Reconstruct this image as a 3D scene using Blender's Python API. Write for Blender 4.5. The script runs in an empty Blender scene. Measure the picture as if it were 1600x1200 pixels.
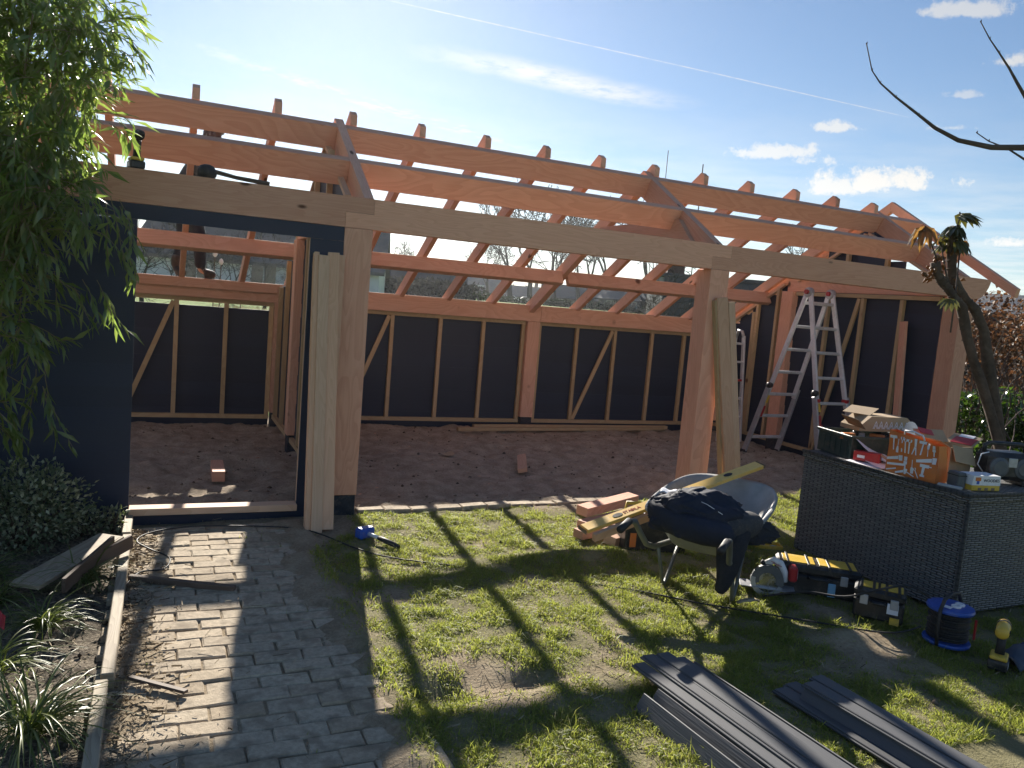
import bpy, math, random
import numpy as np
from mathutils import Vector, Matrix, noise as mnoise
rad = math.radians
scene = bpy.context.scene
col = scene.collection

# ------------------------------------------------------------------ camera
CAM = Vector((-1.36462933, -5.63948741, 1.69025473))
R = Vector((0.91180279, -0.40211722, 0.08317098))
U = Vector((-0.03278622, 0.13060594, 0.9908921))
F = Vector((0.4093174, 0.90622504, -0.10590296))
cam_data = bpy.data.cameras.new('camera')
cam = bpy.data.objects.new('camera', cam_data)
col.objects.link(cam)
m = Matrix((R, U, -F)).transposed().to_4x4()
m.translation = CAM
cam.matrix_world = m
cam_data.sensor_width = 36
cam_data.lens = 1233.54 / 1600 * 36
cam_data.clip_start = 0.05
cam_data.clip_end = 3000
scene.camera = cam

# ------------------------------------------------------------------ light
SUN_EL, SUN_AZ = rad(24.7), rad(10.7)          # azimuth from +Y towards +X
scene.view_settings.view_transform = 'Standard'
scene.view_settings.look = 'None'
scene.view_settings.gamma = 1
scene.view_settings.use_curve_mapping = False
scene.view_settings.exposure = 1.15
SKY_STRENGTH = 0.05
sun_data = bpy.data.lights.new('sun', 'SUN')
sun_data.energy = 5.0
sun_data.angle = rad(0.55)
sun_data.color = (1.0, 0.93, 0.82)
sun = bpy.data.objects.new('sun', sun_data)
col.objects.link(sun)
sd = Vector((math.sin(SUN_AZ) * math.cos(SUN_EL), math.cos(SUN_AZ) * math.cos(SUN_EL), math.sin(SUN_EL)))
sun.rotation_euler = sd.to_track_quat('Z', 'Y').to_euler()
sun.location = sd * 30

world = bpy.data.worlds.new('World')
scene.world = world
world.use_nodes = True
nt = world.node_tree
nt.nodes.clear()


class NG:
    """small wrapper to write node graphs tersely"""
    def __init__(s, tree):
        s.t = tree

    def n(s, typ, ins=None, **kw):
        nd = s.t.nodes.new(typ)
        for k, v in kw.items():
            setattr(nd, k, v)
        if ins:
            for k, v in ins.items():
                s.set(nd.inputs[k], v)
        return nd

    def set(s, sock, v):
        if isinstance(v, bpy.types.NodeSocket):
            s.t.links.new(v, sock)
        elif isinstance(v, bpy.types.Node):
            s.t.links.new(v.outputs[0], sock)
        else:
            if hasattr(sock.default_value, '__len__') and not hasattr(v, '__len__'):
                v = (v,) * len(sock.default_value)
            if hasattr(sock.default_value, '__len__') and len(v) == 3 and len(sock.default_value) == 4:
                v = (*v, 1)
            sock.default_value = v

    def math(s, op, a, b=0.0, c=0.0, clamp=False):
        nd = s.n('ShaderNodeMath', {0: a, 1: b, 2: c}, operation=op, use_clamp=clamp)
        return nd.outputs[0]

    def mix(s, f, a, b, mode='MIX'):
        nd = s.n('ShaderNodeMix', data_type='RGBA', blend_type=mode)
        s.set(nd.inputs[0], f); s.set(nd.inputs[6], a); s.set(nd.inputs[7], b)
        return nd.outputs[2]

    def ramp(s, f, pts, interp='LINEAR'):
        nd = s.n('ShaderNodeValToRGB', {0: f})
        cr = nd.color_ramp
        cr.interpolation = interp
        while len(cr.elements) < len(pts):
            cr.elements.new(0.5)
        for e, (p, c) in zip(cr.elements, pts):
            e.position = p
            e.color = (*c, 1) if hasattr(c, '__len__') else (c, c, c, 1)
        return nd.outputs[0]

    def noise(s, vec, scale, detail=3, rough=0.55, dist=0.0):
        return s.n('ShaderNodeTexNoise', {'Vector': vec, 'Scale': scale, 'Detail': detail, 'Roughness': rough, 'Distortion': dist}).outputs[0]

    def smooth(s, v, a, b):
        nd = s.n('ShaderNodeMapRange', {0: v, 1: a, 2: b, 3: 0.0, 4: 1.0}, interpolation_type='SMOOTHSTEP')
        return nd.outputs[0]

    def dot(s, v, d):
        nd = s.n('ShaderNodeVectorMath', {0: v, 1: d}, operation='DOT_PRODUCT')
        return nd.outputs['Value']


g = NG(nt)
sky = g.n('ShaderNodeTexSky', sky_type='NISHITA', sun_disc=False, sun_elevation=SUN_EL, sun_rotation=SUN_AZ,
          altitude=0, air_density=1.0, dust_density=0.12, ozone_density=3.6)
tc = g.n('ShaderNodeTexCoord')
gen = tc.outputs['Generated']


def uvdir(u, v):                                # direction of a point of the sky, from its bearing in the picture
    return (F * 1233.54 + R * (u - 800) - U * (v - 600)).normalized()


# flatten the sky dome onto a layer at unit height: clouds keep their perspective
sep = g.n('ShaderNodeSeparateXYZ', {0: gen})
zc = g.math('MAXIMUM', sep.outputs[2], 0.03)
lay = g.n('ShaderNodeCombineXYZ', {0: g.math('DIVIDE', sep.outputs[0], zc), 1: g.math('DIVIDE', sep.outputs[1], zc), 2: 0.0}).outputs[0]


def layp(u, v):
    d = uvdir(u, v)
    z = max(d.z, 0.03)
    return Vector((d.x / z, d.y / z))


def streak(p, q, width, feather, nscale, thr=0.0, wob=0.02):
    """a band of thin cloud between two points of the layer"""
    a, b = layp(*p), layp(*q)
    t = (b - a); L = t.length; t.normalize()
    nrm = Vector((-t.y, t.x))
    wv = g.noise(lay, 1.6, 3)
    along = g.math('SUBTRACT', g.dot(lay, (t.x, t.y, 0)), a.dot(t))
    across = g.math('ADD', g.math('SUBTRACT', g.dot(lay, (nrm.x, nrm.y, 0)), a.dot(nrm)), g.math('MULTIPLY', g.math('SUBTRACT', wv, 0.5), wob))
    m1 = g.smooth(g.math('ABSOLUTE', across), width + feather, width * 0.2)
    e1 = g.smooth(along, 0, L * feather_end); e2 = g.smooth(along, L, L * (1 - feather_end))
    tex = g.smooth(g.noise(lay, nscale, 5, 0.65), 0.30 + thr, 0.72 + thr)
    return g.math('MULTIPLY', g.math('MULTIPLY', m1, g.math('MULTIPLY', e1, e2)), tex)


feather_end = 0.12
cl = []
# long thin contrail, older broken trail, feathery patch
cl.append((streak((560, -10), (1450, 190), 0.0025, 0.009, 18, -0.10, 0.016), 0.62))
feather_end = 0.3
cl.append((streak((150, 25), (900, 260), 0.05, 0.12, 7, 0.05, 0.30), 0.6))
feather_end = 0.42
cl.append((streak((600, 66), (1110, 176), 0.03, 0.20, 8, -0.10, 0.20), 0.85))
feather_end = 0.3
cl.append((streak((250, 190), (1150, 290), 0.10, 0.25, 5, 0.06, 0.4), 0.55))


def cumulus(u, v, w, h, seed, amp=1.0):
    d = uvdir(u, v)
    r = R - d * R.dot(d); r.normalize()
    up = d.cross(r) * -1 if d.cross(r).z < 0 else d.cross(r)
    x = g.math('DIVIDE', g.dot(gen, tuple(r)), w / 1233.0)
    y = g.math('DIVIDE', g.dot(gen, tuple(up)), h / 1233.0)
    nz = g.noise(g.n('ShaderNodeVectorMath', {0: gen, 1: (seed, seed * 1.7, 0)}, operation='ADD').outputs[0], 34, 8, 0.68)
    ye = g.math('MAXIMUM', y, g.math('MULTIPLY', y, -2.0))           # flat base, bulging top
    r2 = g.math('SQRT', g.math('ADD', g.math('MULTIPLY', x, x), g.math('MULTIPLY', ye, ye)))
    f = g.math('ADD', g.math('SUBTRACT', 1.0, r2), g.math('MULTIPLY', g.math('SUBTRACT', nz, 0.5), 3.6))
    front = g.smooth(g.dot(gen, tuple(d)), 0.5, 0.6)
    return g.math('MULTIPLY', g.math('MULTIPLY', g.smooth(f, 0.05, 0.75), front), amp)


for q in [(1365, 288, 120, 26, 0.3, 1), (1300, 296, 62, 20, 1.1, .9), (1215, 240, 60, 18, 2.2, .8), (1270, 252, 50, 14, 6.2, .7), (1307, 201, 36, 12, 3.3, .8),
          (1520, 18, 75, 18, 4.1, .7), (1575, 97, 36, 14, 5.2, .8), (1580, 381, 36, 12, 6.6, .9), (1500, 150, 30, 8, 7.7, .5), (1190, 232, 28, 10, 8.8, .7), (1490, 200, 40, 8, 9.3, .5)]:
    cl.append((cumulus(*q), 1.0))
tot = None
for f, k in cl:
    f = g.math('MULTIPLY', f, k)
    tot = f if tot is None else g.math('MAXIMUM', tot, f)
# broad thin veil low in the sky
low = g.math('MULTIPLY', g.smooth(sep.outputs[2], 0.30, 0.02), g.smooth(g.noise(lay, 1.2, 5, 0.6), 0.30, 0.7))
tot = g.math('MAXIMUM', tot, g.math('MULTIPLY', low, 0.55))
lum = g.n('ShaderNodeRGBToBW', {0: sky.outputs[0]}).outputs[0]
cloudcol = g.n('ShaderNodeVectorMath', {0: (1.0, 0.985, 0.95), 'Scale': g.math('ADD', g.math('MULTIPLY', lum, 0.75), 4.6)}, operation='SCALE').outputs[0]
skyc = g.mix(tot, sky.outputs[0], cloudcol)
bg = g.n('ShaderNodeBackground', {0: skyc, 1: SKY_STRENGTH})
out = g.n('ShaderNodeOutputWorld', {0: bg.outputs[0]})

# ------------------------------------------------------------------ mesh helpers
rng = random.Random(7)


def obj_in(node_parent, o):
    col.objects.link(o)
    if node_parent is not None:
        o.parent = node_parent
    return o


class MB:
    """collects faces (with a uv per corner, in metres) and links them as ONE mesh object"""
    def __init__(s):
        s.v = []; s.f = []; s.uv = []; s.mi = []; s.cur = 0

    def face(s, pts, uvs=None):
        i = len(s.v)
        s.v += [tuple(p) for p in pts]
        s.f.append(tuple(range(i, i + len(pts))))
        s.uv.append(uvs or [(0, 0)] * len(pts)); s.mi.append(s.cur)

    def hexa(s, c, L, W, H, mat=None, off=None):
        """box; c centre, first axis is the grain"""
        M = mat or Matrix.Identity(3)
        c = Vector(c); h = (L / 2, W / 2, H / 2)
        o = off if off is not None else rng.uniform(0, 50)
        base = len(s.v)
        for sx in (-1, 1):
            for sy in (-1, 1):
                for sz in (-1, 1):
                    s.v.append(tuple(c + M @ Vector((sx * h[0], sy * h[1], sz * h[2]))))
        for fc, ax in (((0, 1, 3, 2), 0), ((4, 6, 7, 5), 0), ((0, 4, 5, 1), 1), ((2, 3, 7, 6), 1), ((0, 2, 6, 4), 2), ((1, 5, 7, 3), 2)):
            s.f.append(tuple(base + k for k in fc)); s.mi.append(s.cur)
            q = []
            for k in fc:
                p = [((k >> 2) & 1) * L, ((k >> 1) & 1) * W, (k & 1) * H]
                q.append((p[0] + o, p[1] + p[2] * .37 + o) if ax else (p[1] * .3 + o, p[2] + o))
            s.uv.append(q)
        return s

    def box(s, x0, x1, y0, y1, z0, z1, grain='x'):
        c = ((x0 + x1) / 2, (y0 + y1) / 2, (z0 + z1) / 2)
        d = (x1 - x0, y1 - y0, z1 - z0)
        if grain == 'x':
            return s.hexa(c, *d)
        if grain == 'z':
            return s.hexa(c, d[2], d[1], d[0], Matrix(((0, 0, -1), (0, 1, 0), (1, 0, 0))))
        return s.hexa(c, d[1], d[0], d[2], Matrix(((0, -1, 0), (1, 0, 0), (0, 0, 1))))

    def beam(s, p, q, w, h, up=(0, 0, 1)):
        """bar from p to q; w across, h along up"""
        p = Vector(p); q = Vector(q)
        x = (q - p); L = x.length; x.normalize()
        up = Vector(up); y = up.cross(x).normalized(); z = x.cross(y)
        return s.hexa((p + q) / 2, L, w, h, Matrix((x, y, z)).transposed())

    def prism(s, poly, axis, a0, a1, grain=(1, 0)):
        """polygon (in the two other axes) pushed along an axis from a0 to a1"""
        o = rng.uniform(0, 50)
        gv = Vector(grain).normalized(); gn = Vector((-gv.y, gv.x))

        def P(pt, a):
            return {'x': (a, pt[0], pt[1]), 'y': (pt[0], a, pt[1]), 'z': (pt[0], pt[1], a)}[axis]
        u = [(gv.x * p[0] + gv.y * p[1] + o, gn.x * p[0] + gn.y * p[1] + o) for p in poly]
        s.face([P(p, a0) for p in poly], u)
        s.face([P(p, a1) for p in reversed(poly)], [(a, b + .5) for a, b in reversed(u)])
        n = len(poly)
        for i in range(n):
            j = (i + 1) % n
            s.face([P(poly[i], a0), P(poly[i], a1), P(poly[j], a1), P(poly[j], a0)],
                   [(u[i][0], u[i][1]), (u[i][0], u[i][1] + (a1 - a0)), (u[j][0], u[j][1] + (a1 - a0)), u[j]])
        return s

    def tube(s, pts, r, n=8, cap=True):
        pts = [Vector(p) for p in pts]
        rr = r if hasattr(r, '__len__') else [r] * len(pts)
        base = len(s.v)
        d0 = (pts[1] - pts[0]).normalized()
        ref = Vector((0, 0, 1)) if abs(d0.z) < 0.9 else Vector((1, 0, 0))
        x = ref.cross(d0).normalized()
        L = 0
        Ls = []
        for i, p in enumerate(pts):
            d = (pts[min(i + 1, len(pts) - 1)] - pts[max(i - 1, 0)])
            if d.length < 1e-9:
                d = d0
            d.normalize()
            x = (x - d * x.dot(d))
            x.normalize()
            y = d.cross(x)
            if i:
                L += (p - pts[i - 1]).length
            Ls.append(L)
            for k in range(n):
                a = 2 * math.pi * k / n
                s.v.append(tuple(p + (x * math.cos(a) + y * math.sin(a)) * rr[i]))
        for i in range(len(pts) - 1):
            for k in range(n):
                k2 = (k + 1) % n
                s.f.append((base + i * n + k, base + i * n + k2, base + (i + 1) * n + k2, base + (i + 1) * n + k)); s.mi.append(s.cur)
                s.uv.append([(Ls[i], k / n), (Ls[i], (k + 1) / n), (Ls[i + 1], (k + 1) / n), (Ls[i + 1], k / n)])
        if cap:
            s.f.append(tuple(base + k for k in reversed(range(n)))); s.mi.append(s.cur); s.uv.append([(0, 0)] * n)
            e = base + (len(pts) - 1) * n
            s.f.append(tuple(e + k for k in range(n))); s.mi.append(s.cur); s.uv.append([(0, 0)] * n)
        return s

    def lathe(s, prof, n=16, c=(0, 0, 0), mat=None):
        """profile of (radius, height) turned about z"""
        M = mat or Matrix.Identity(3); c = Vector(c); base = len(s.v)
        for r, z in prof:
            for k in range(n):
                a = 2 * math.pi * k / n
                s.v.append(tuple(c + M @ Vector((r * math.cos(a), r * math.sin(a), z))))
        for i in range(len(prof) - 1):
            for k in range(n):
                k2 = (k + 1) % n
                s.f.append((base + i * n + k, base + i * n + k2, base + (i + 1) * n + k2, base + (i + 1) * n + k)); s.mi.append(s.cur)
                s.uv.append([(k / n, prof[i][1]), ((k + 1) / n, prof[i][1]), ((k + 1) / n, prof[i + 1][1]), (k / n, prof[i + 1][1])])
        return s

    def grid(s, nx, ny, fn, uvs=(1, 1)):
        base = len(s.v)
        for j in range(ny + 1):
            for i in range(nx + 1):
                s.v.append(tuple(fn(i / nx, j / ny)))
        for j in range(ny):
            for i in range(nx):
                a = base + j * (nx + 1) + i
                s.f.append((a, a + 1, a + nx + 2, a + nx + 1)); s.mi.append(s.cur)
                s.uv.append([((i + di) / nx * uvs[0], (j + dj) / ny * uvs[1]) for di, dj in ((0, 0), (1, 0), (1, 1), (0, 1))])
        return s

    def mesh(s, name, mat):
        me = bpy.data.meshes.new(name)
        me.from_pydata(s.v, [], s.f)
        ul = me.uv_layers.new(name='UVMap')
        ul.data.foreach_set('uv', [c for q in s.uv for p in q for c in p])
        for mm in (mat if isinstance(mat, (list, tuple)) else [mat]):
            me.materials.append(mm)
        if any(s.mi):
            me.polygons.foreach_set('material_index', s.mi)
        return me

    def build(s, name, mat, parent=None, loc=None, bevel=0.0, smooth=False, sub=0, solid=0.0):
        me = s.mesh(name, mat)
        o = bpy.data.objects.new(name, me)
        col.objects.link(o)
        if loc is not None:
            o.location = loc
        if parent is not None:
            o.parent = parent
        if smooth:
            me.polygons.foreach_set('use_smooth', [True] * len(me.polygons))
        if solid:
            md = o.modifiers.new('thickness', 'SOLIDIFY'); md.thickness = solid; md.offset = 0
        if bevel:
            md = o.modifiers.new('bevel', 'BEVEL'); md.width = bevel; md.segments = 1; md.limit_method = 'ANGLE'; md.angle_limit = rad(40)
        if sub:
            md = o.modifiers.new('subdivision', 'SUBSURF'); md.levels = sub; md.render_levels = sub
        return o


def tag(o, label=None, cat=None, group=None, kind=None):
    if label: o['label'] = label
    if cat: o['category'] = cat
    if group: o['group'] = group
    if kind: o['kind'] = kind
    return o


def thing(name, label, cat, loc=(0, 0, 0), rz=0.0, group=None, rot=None):
    o = bpy.data.objects.new(name, None)
    o.empty_display_size = 0.1
    col.objects.link(o)
    o.location = loc
    o.rotation_euler = rot if rot else (0, 0, rz)
    return tag(o, label, cat, group)


def solo(mb, name, mat, label, cat, loc=(0, 0, 0), group=None, rot=(0, 0, 0), **kw):
    """a thing that is one mesh, built about its own base"""
    o = mb.build(name, mat, None, loc, **kw)
    o.rotation_euler = rot
    return tag(o, label, cat, group)


def copy_tree(o, parent=None):
    c = o.copy(); col.objects.link(c)
    if parent is not None:
        c.parent = parent
    for ch in list(o.children):
        copy_tree(ch, c)
    return c


# ------------------------------------------------------------------ materials
def new_mat(name):
    mt = bpy.data.materials.new(name)
    mt.use_nodes = True
    t = mt.node_tree
    t.nodes.clear()
    gg = NG(t)
    o = gg.n('ShaderNodeOutputMaterial')
    return mt, gg, o


def bsdf(gg, o, colr, rough=0.6, metal=0.0, bump=None, bstr=0.3, bdist=0.01, spec=0.5, trans=None, transcol=None):
    p = gg.n('ShaderNodeBsdfPrincipled', {'Base Color': colr, 'Roughness': rough, 'Metallic': metal, 'Specular IOR Level': spec})
    if bump is not None:
        b = gg.n('ShaderNodeBump', {'Height': bump, 'Strength': bstr, 'Distance': bdist})
        gg.set(p.inputs['Normal'], b.outputs[0])
    sh = p.outputs[0]
    if trans:
        tr = gg.n('ShaderNodeBsdfTranslucent', {0: transcol if transcol is not None else colr})
        sh = gg.n('ShaderNodeMixShader', {0: trans, 1: sh, 2: tr.outputs[0]}).outputs[0]
    gg.set(o.inputs[0], sh)
    return p


def plain(name, c, rough=0.5, metal=0.0, var=0.12, scale=30, bstr=0.08, spec=0.5, dust=0.22):
    mt, gg, o = new_mat(name)
    obj = gg.n('ShaderNodeTexCoord').outputs['Object']
    n1 = gg.noise(obj, scale, 4)
    n2 = gg.noise(obj, scale * 0.2, 3)
    f = gg.math('ADD', gg.math('MULTIPLY', n1, 0.4), gg.math('MULTIPLY', n2, 0.6))
    cc = gg.mix(gg.smooth(f, 0.3, 0.7), [x * (1 - var) for x in c], [min(1, x * (1 + var)) for x in c])
    n3 = gg.noise(obj, scale * 0.45, 5, 0.7, 0.6)
    dm = gg.math('MULTIPLY', gg.smooth(n3, 0.47, 0.70), dust)
    cc = gg.mix(dm, cc, (0.30, 0.245, 0.185))
    rr = gg.math('ADD', rough - 0.08, gg.math('ADD', gg.math('MULTIPLY', n2, 0.16), dm))
    bsdf(gg, o, cc, rr, metal, n1, bstr, 0.003, spec)
    return mt


def wood(name, light, dark, knot=(0.12, 0.05, 0.025), rough=0.7, rings=9.0, var=0.25, stain=0.0, knots=True):
    """sawn timber: grain follows the uv's first axis (metres)"""
    mt, gg, o = new_mat(name)
    uv = gg.n('ShaderNodeUVMap').outputs[0]
    mp = gg.n('ShaderNodeMapping', {'Vector': uv, 'Scale': (0.9, rings, 1)}).outputs[0]
    fine = gg.n('ShaderNodeMapping', {'Vector': uv, 'Scale': (6, 190, 1)}).outputs[0]
    # knots bend the grain
    vor = gg.n('ShaderNodeTexVoronoi', {'Vector': gg.n('ShaderNodeMapping', {'Vector': uv, 'Scale': (2.6, 6.5, 1)}).outputs[0], 'Scale': 1.0, 'Randomness': 1.0})
    kd = vor.outputs['Distance']
    kmask = gg.math('MULTIPLY', gg.smooth(kd, 0.13, 0.05), gg.smooth(gg.n('ShaderNodeSeparateColor', {0: vor.outputs['Color']}).outputs[0], 0.60, 0.66)) if knots else 0.0
    g1 = gg.noise(mp, 1.0, 2, 0.5, 0.5)
    wv = gg.math('FRACT', gg.math('MULTIPLY', g1, 16.0))
    ring = gg.smooth(wv, 0.0, 0.9)
    g2 = gg.noise(fine, 1.0, 3, 0.6)
    big = gg.noise(gg.n('ShaderNodeMapping', {'Vector': uv, 'Scale': (0.5, 2.2, 1)}).outputs[0], 1.0, 3)
    inf = gg.n('ShaderNodeObjectInfo').outputs['Random']
    f = gg.math('ADD', gg.math('MULTIPLY', ring, 0.20), gg.math('ADD', gg.math('MULTIPLY', g2, 0.40), gg.math('MULTIPLY', big, 0.50)))
    c = gg.mix(gg.smooth(f, 0.25, 0.85), dark, light)
    c = gg.mix(kmask, c, knot) if knots else c
    vv = gg.math('ADD', 1 - var / 2, gg.math('MULTIPLY', inf, var))
    c = gg.n('ShaderNodeVectorMath', {0: c, 'Scale': vv}, operation='SCALE').outputs[0]
    if stain:
        c = gg.mix(gg.math('MULTIPLY', gg.smooth(big, 0.5, 0.75), stain), c, (0.10, 0.075, 0.06))
    hue = gg.math('FRACT', gg.math('MULTIPLY', inf, 7.31))
    c = gg.mix(gg.math('MULTIPLY', hue, 0.22), c, gg.mix(0.5, c, (0.60, 0.40, 0.28)))
    h = gg.math('ADD', gg.math('MULTIPLY', g2, 0.7), gg.math('MULTIPLY', ring, 0.3))
    bsdf(gg, o, c, gg.math('ADD', rough - 0.06, gg.math('MULTIPLY', g2, 0.15)), 0, h, 0.25, 0.003, 0.35)
    return mt


M = {}
M['fir'] = wood('fir', (0.77, 0.42, 0.285), (0.63, 0.30, 0.195), var=0.34)
M['fir_red'] = wood('fir_red', (0.68, 0.405, 0.285), (0.56, 0.30, 0.20), var=0.30)
M['pine'] = wood('pine', (0.68, 0.45, 0.30), (0.56, 0.34, 0.21), rings=7)
M['treated'] = wood('treated', (0.50, 0.37, 0.21), (0.40, 0.28, 0.15), rings=7)
M['plank'] = wood('plank', (0.70, 0.43, 0.28), (0.58, 0.33, 0.20), rings=6)
M['oldwood'] = wood('oldwood', (0.44, 0.38, 0.27), (0.25, 0.20, 0.14), rings=7, stain=0.5)
M['darkwood'] = wood('darkwood', (0.13, 0.09, 0.065), (0.06, 0.04, 0.03), rings=7, knots=False)


def black_board(name, base, rough, spec=0.5):
    mt, gg, o = new_mat(name)
    uv = gg.n('ShaderNodeUVMap').outputs[0]
    fine = gg.noise(gg.n('ShaderNodeMapping', {'Vector': uv, 'Scale': (5, 130, 1)}).outputs[0], 1, 3)
    big = gg.noise(gg.n('ShaderNodeMapping', {'Vector': uv, 'Scale': (1.2, 6, 1)}).outputs[0], 1, 4, 0.6)
    inf = gg.n('ShaderNodeObjectInfo').outputs['Random']
    k = gg.math('ADD', 0.75, gg.math('ADD', gg.math('MULTIPLY', big, 0.35), gg.math('MULTIPLY', inf, 0.2)))
    c = gg.n('ShaderNodeVectorMath', {0: base, 'Scale': k}, operation='SCALE').outputs[0]
    bsdf(gg, o, c, gg.math('ADD', rough, gg.math('MULTIPLY', big, 0.15)), 0, gg.math('ADD', gg.math('MULTIPLY', fine, .4), big), 0.5, 0.006, spec)
    return mt


M['black'] = black_board('black_board', (0.012, 0.020, 0.046), 0.5)
M['black_gloss'] = black_board('black_gloss', (0.052, 0.054, 0.060), 0.54, 1.0)
M['footing'] = plain('footing', (0.030, 0.036, 0.048), 0.9, var=0.4, scale=60, bstr=0.5)
M['alu'] = plain('alu', (0.72, 0.73, 0.75), 0.35, 0.35, var=0.06)
M['alu_dark'] = plain('alu_dark', (0.44, 0.45, 0.47), 0.4, 0.4)
M['rubber'] = plain('rubber', (0.018, 0.018, 0.02), 0.6)
M['blackplastic'] = plain('blackplastic', (0.02, 0.021, 0.024), 0.38)
M['greyplastic'] = plain('greyplastic', (0.10, 0.11, 0.12), 0.45)
M['red'] = plain('red', (0.42, 0.025, 0.03), 0.35)
M['orange'] = plain('orange', (0.62, 0.18, 0.04), 0.45)
M['yellow'] = plain('yellow', (0.72, 0.47, 0.06), 0.4)
M['levelyellow'] = plain('levelyellow', (0.86, 0.54, 0.13), 0.4, var=0.06)
M['blue'] = plain('blue', (0.025, 0.09, 0.42), 0.35)
M['paleblue'] = plain('paleblue', (0.20, 0.42, 0.62), 0.4)
M['white'] = plain('white', (0.78, 0.78, 0.80), 0.45, var=0.04)
M['paper'] = plain('paper', (0.78, 0.79, 0.84), 0.8, var=0.03)
M['card'] = plain('card', (0.40, 0.29, 0.18), 0.85, var=0.08, scale=14)
M['carddark'] = plain('carddark', (0.22, 0.16, 0.11), 0.85)
M['tray'] = plain('tray', (0.36, 0.36, 0.345), 0.5, 0.15, var=0.3, scale=9)
M['galv'] = plain('galv', (0.19, 0.20, 0.185), 0.45, 0.4, var=0.25, scale=14)
M['steel'] = plain('steel', (0.5, 0.5, 0.52), 0.25, 1.0)
M['cloth_navy'] = plain('cloth_navy', (0.013, 0.017, 0.034), 0.8, var=0.25, scale=60, bstr=0.2, dust=0.03)
M['cloth_black'] = plain('cloth_black', (0.016, 0.018, 0.026), 0.85, var=0.3, scale=120, bstr=0.4, dust=0.05)
M['cloth_grey'] = plain('cloth_grey', (0.05, 0.05, 0.055), 0.9, var=0.25, scale=120, bstr=0.4)
M['skin'] = plain('skin', (0.48, 0.27, 0.20), 0.5)
M['hair'] = plain('hair', (0.10, 0.045, 0.025), 0.5, var=0.4, scale=80)
M['boot'] = plain('boot', (0.05, 0.035, 0.025), 0.7)
# ------------------------------------------------------------------ ground
nr = np.random.default_rng(11)
_lat = nr.random((256, 256))


def vnoise(x, y, sc, ox=0.0):
    x = np.asarray(x) * sc + ox + 100; y = np.asarray(y) * sc + ox * 1.3 + 100
    xi = np.floor(x).astype(int); yi = np.floor(y).astype(int)
    fx = x - xi; fy = y - yi
    fx = fx * fx * (3 - 2 * fx); fy = fy * fy * (3 - 2 * fy)
    a = _lat[xi % 256, yi % 256]; b = _lat[(xi + 1) % 256, yi % 256]
    c = _lat[xi % 256, (yi + 1) % 256]; d = _lat[(xi + 1) % 256, (yi + 1) % 256]
    return (a * (1 - fx) + b * fx) * (1 - fy) + (c * (1 - fx) + d * fx) * fy


def fbm(x, y, sc, ox=0.0, o=3):
    t = 0; k = 1; s = 0
    for i in range(o):
        t = t + k * vnoise(x, y, sc * 2 ** i, ox + 17 * i); s += k; k *= 0.5
    return t / s


def sstep(v, a, b):
    t = np.clip((np.asarray(v) - a) / (b - a), 0, 1)
    return t * t * (3 - 2 * t)


PX0, PX1, PY0, PY1 = -1.46, -0.40, -3.75, -0.10


def lawn_edge(x):
    return 0.06 + 0.04 * np.clip(x, -1, 6)


def lawn_w(x, y):
    """how much turf there is: 0 bare earth, 1 full grass"""
    x = np.asarray(x, float); y = np.asarray(y, float)
    w = sstep(lawn_edge(x) - y, 0.0, 0.06)
    pr = -0.46 + 0.42 * sstep(y, -0.95, -0.15)
    w = w * sstep(x - pr, -0.06, 0.10)
    dirt = np.exp(-(((x - 2.15) / 0.45) ** 2 + ((y + 2.75) / 0.26) ** 2)) + 0.8 * np.exp(-(((x - 0.35) / 0.5) ** 2 + ((y + 2.62) / 0.22) ** 2)) \
        + 0.7 * np.exp(-(((x - 1.9) / 0.5) ** 2 + ((y - 0.05) / 0.2) ** 2)) + 0.5 * np.exp(-(((x - 0.15) / 0.35) ** 2 + ((y + 0.75) / 0.35) ** 2))
    n = fbm(x, y, 2.6, 3.0, 4)
    p = sstep(n - 0.42 * np.clip(dirt, 0, 1), 0.17, 0.43)
    return w * p


def in_path(x, y):
    return sstep(x, PX0 - 0.03, PX0) * sstep(-x, -PX1 - 0.02, -PX1 + 0.0) * sstep(y, PY0 - .1, PY0) * sstep(-y, -PY1 - .02, -PY1)


def ground_h(x, y):
    x = np.asarray(x, float); y = np.asarray(y, float)
    near = sstep(-np.hypot(x - 2, y), -40, -9)
    h = (fbm(x, y, 1.3, 9) - 0.5) * 0.045 + (fbm(x, y, 7, 5) - 0.5) * 0.02
    inside = sstep(y, 0.1, 0.35) * sstep(-y, -4.2, -3.9)
    h = h + inside * ((fbm(x, y, 3.2, 21, 4) - 0.5) * 0.10 + (fbm(x, y, 10, 2, 3) - 0.5) * 0.055 + 0.005)
    bed = sstep(-x, 1.53, 1.60) * sstep(-y, -0.1, 0.0)
    h = h + bed * ((fbm(x, y, 9, 31, 3) - 0.5) * 0.07 + 0.005)
    # ridge of earth left in front of the barrow, hollow by the path
    h = h + 0.05 * np.exp(-(((x - 1.25) / 0.5) ** 2 + ((y + 1.15) / 0.09) ** 2))
    h = h - 0.07 * np.exp(-(((x + 0.25) / 0.22) ** 2 + ((y + 2.62) / 0.12) ** 2)) - 0.05 * np.exp(-(((x - 0.22) / 0.16) ** 2 + ((y + 2.6) / 0.07) ** 2))
    h = h + 0.05 * np.exp(-(((x - 2.1) / 0.25) ** 2 + ((y + 2.62) / 0.10) ** 2))
    pw = in_path(x, y)
    h = h * (1 - pw) + pw * (0.005 + 0.034 * sstep(x + (fbm(x, y, 7.0, 88, 4) - .5) * .34 + .10 * sstep(y, -2.2, -.8), -0.58, -0.42) + 0.012 * sstep(-x + (fbm(x, y, 6.0, 48, 2) - .5) * .3, 1.30, 1.46))
    rise = 1.35 * sstep(y, 14, 44)
    return h * near + rise


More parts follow.
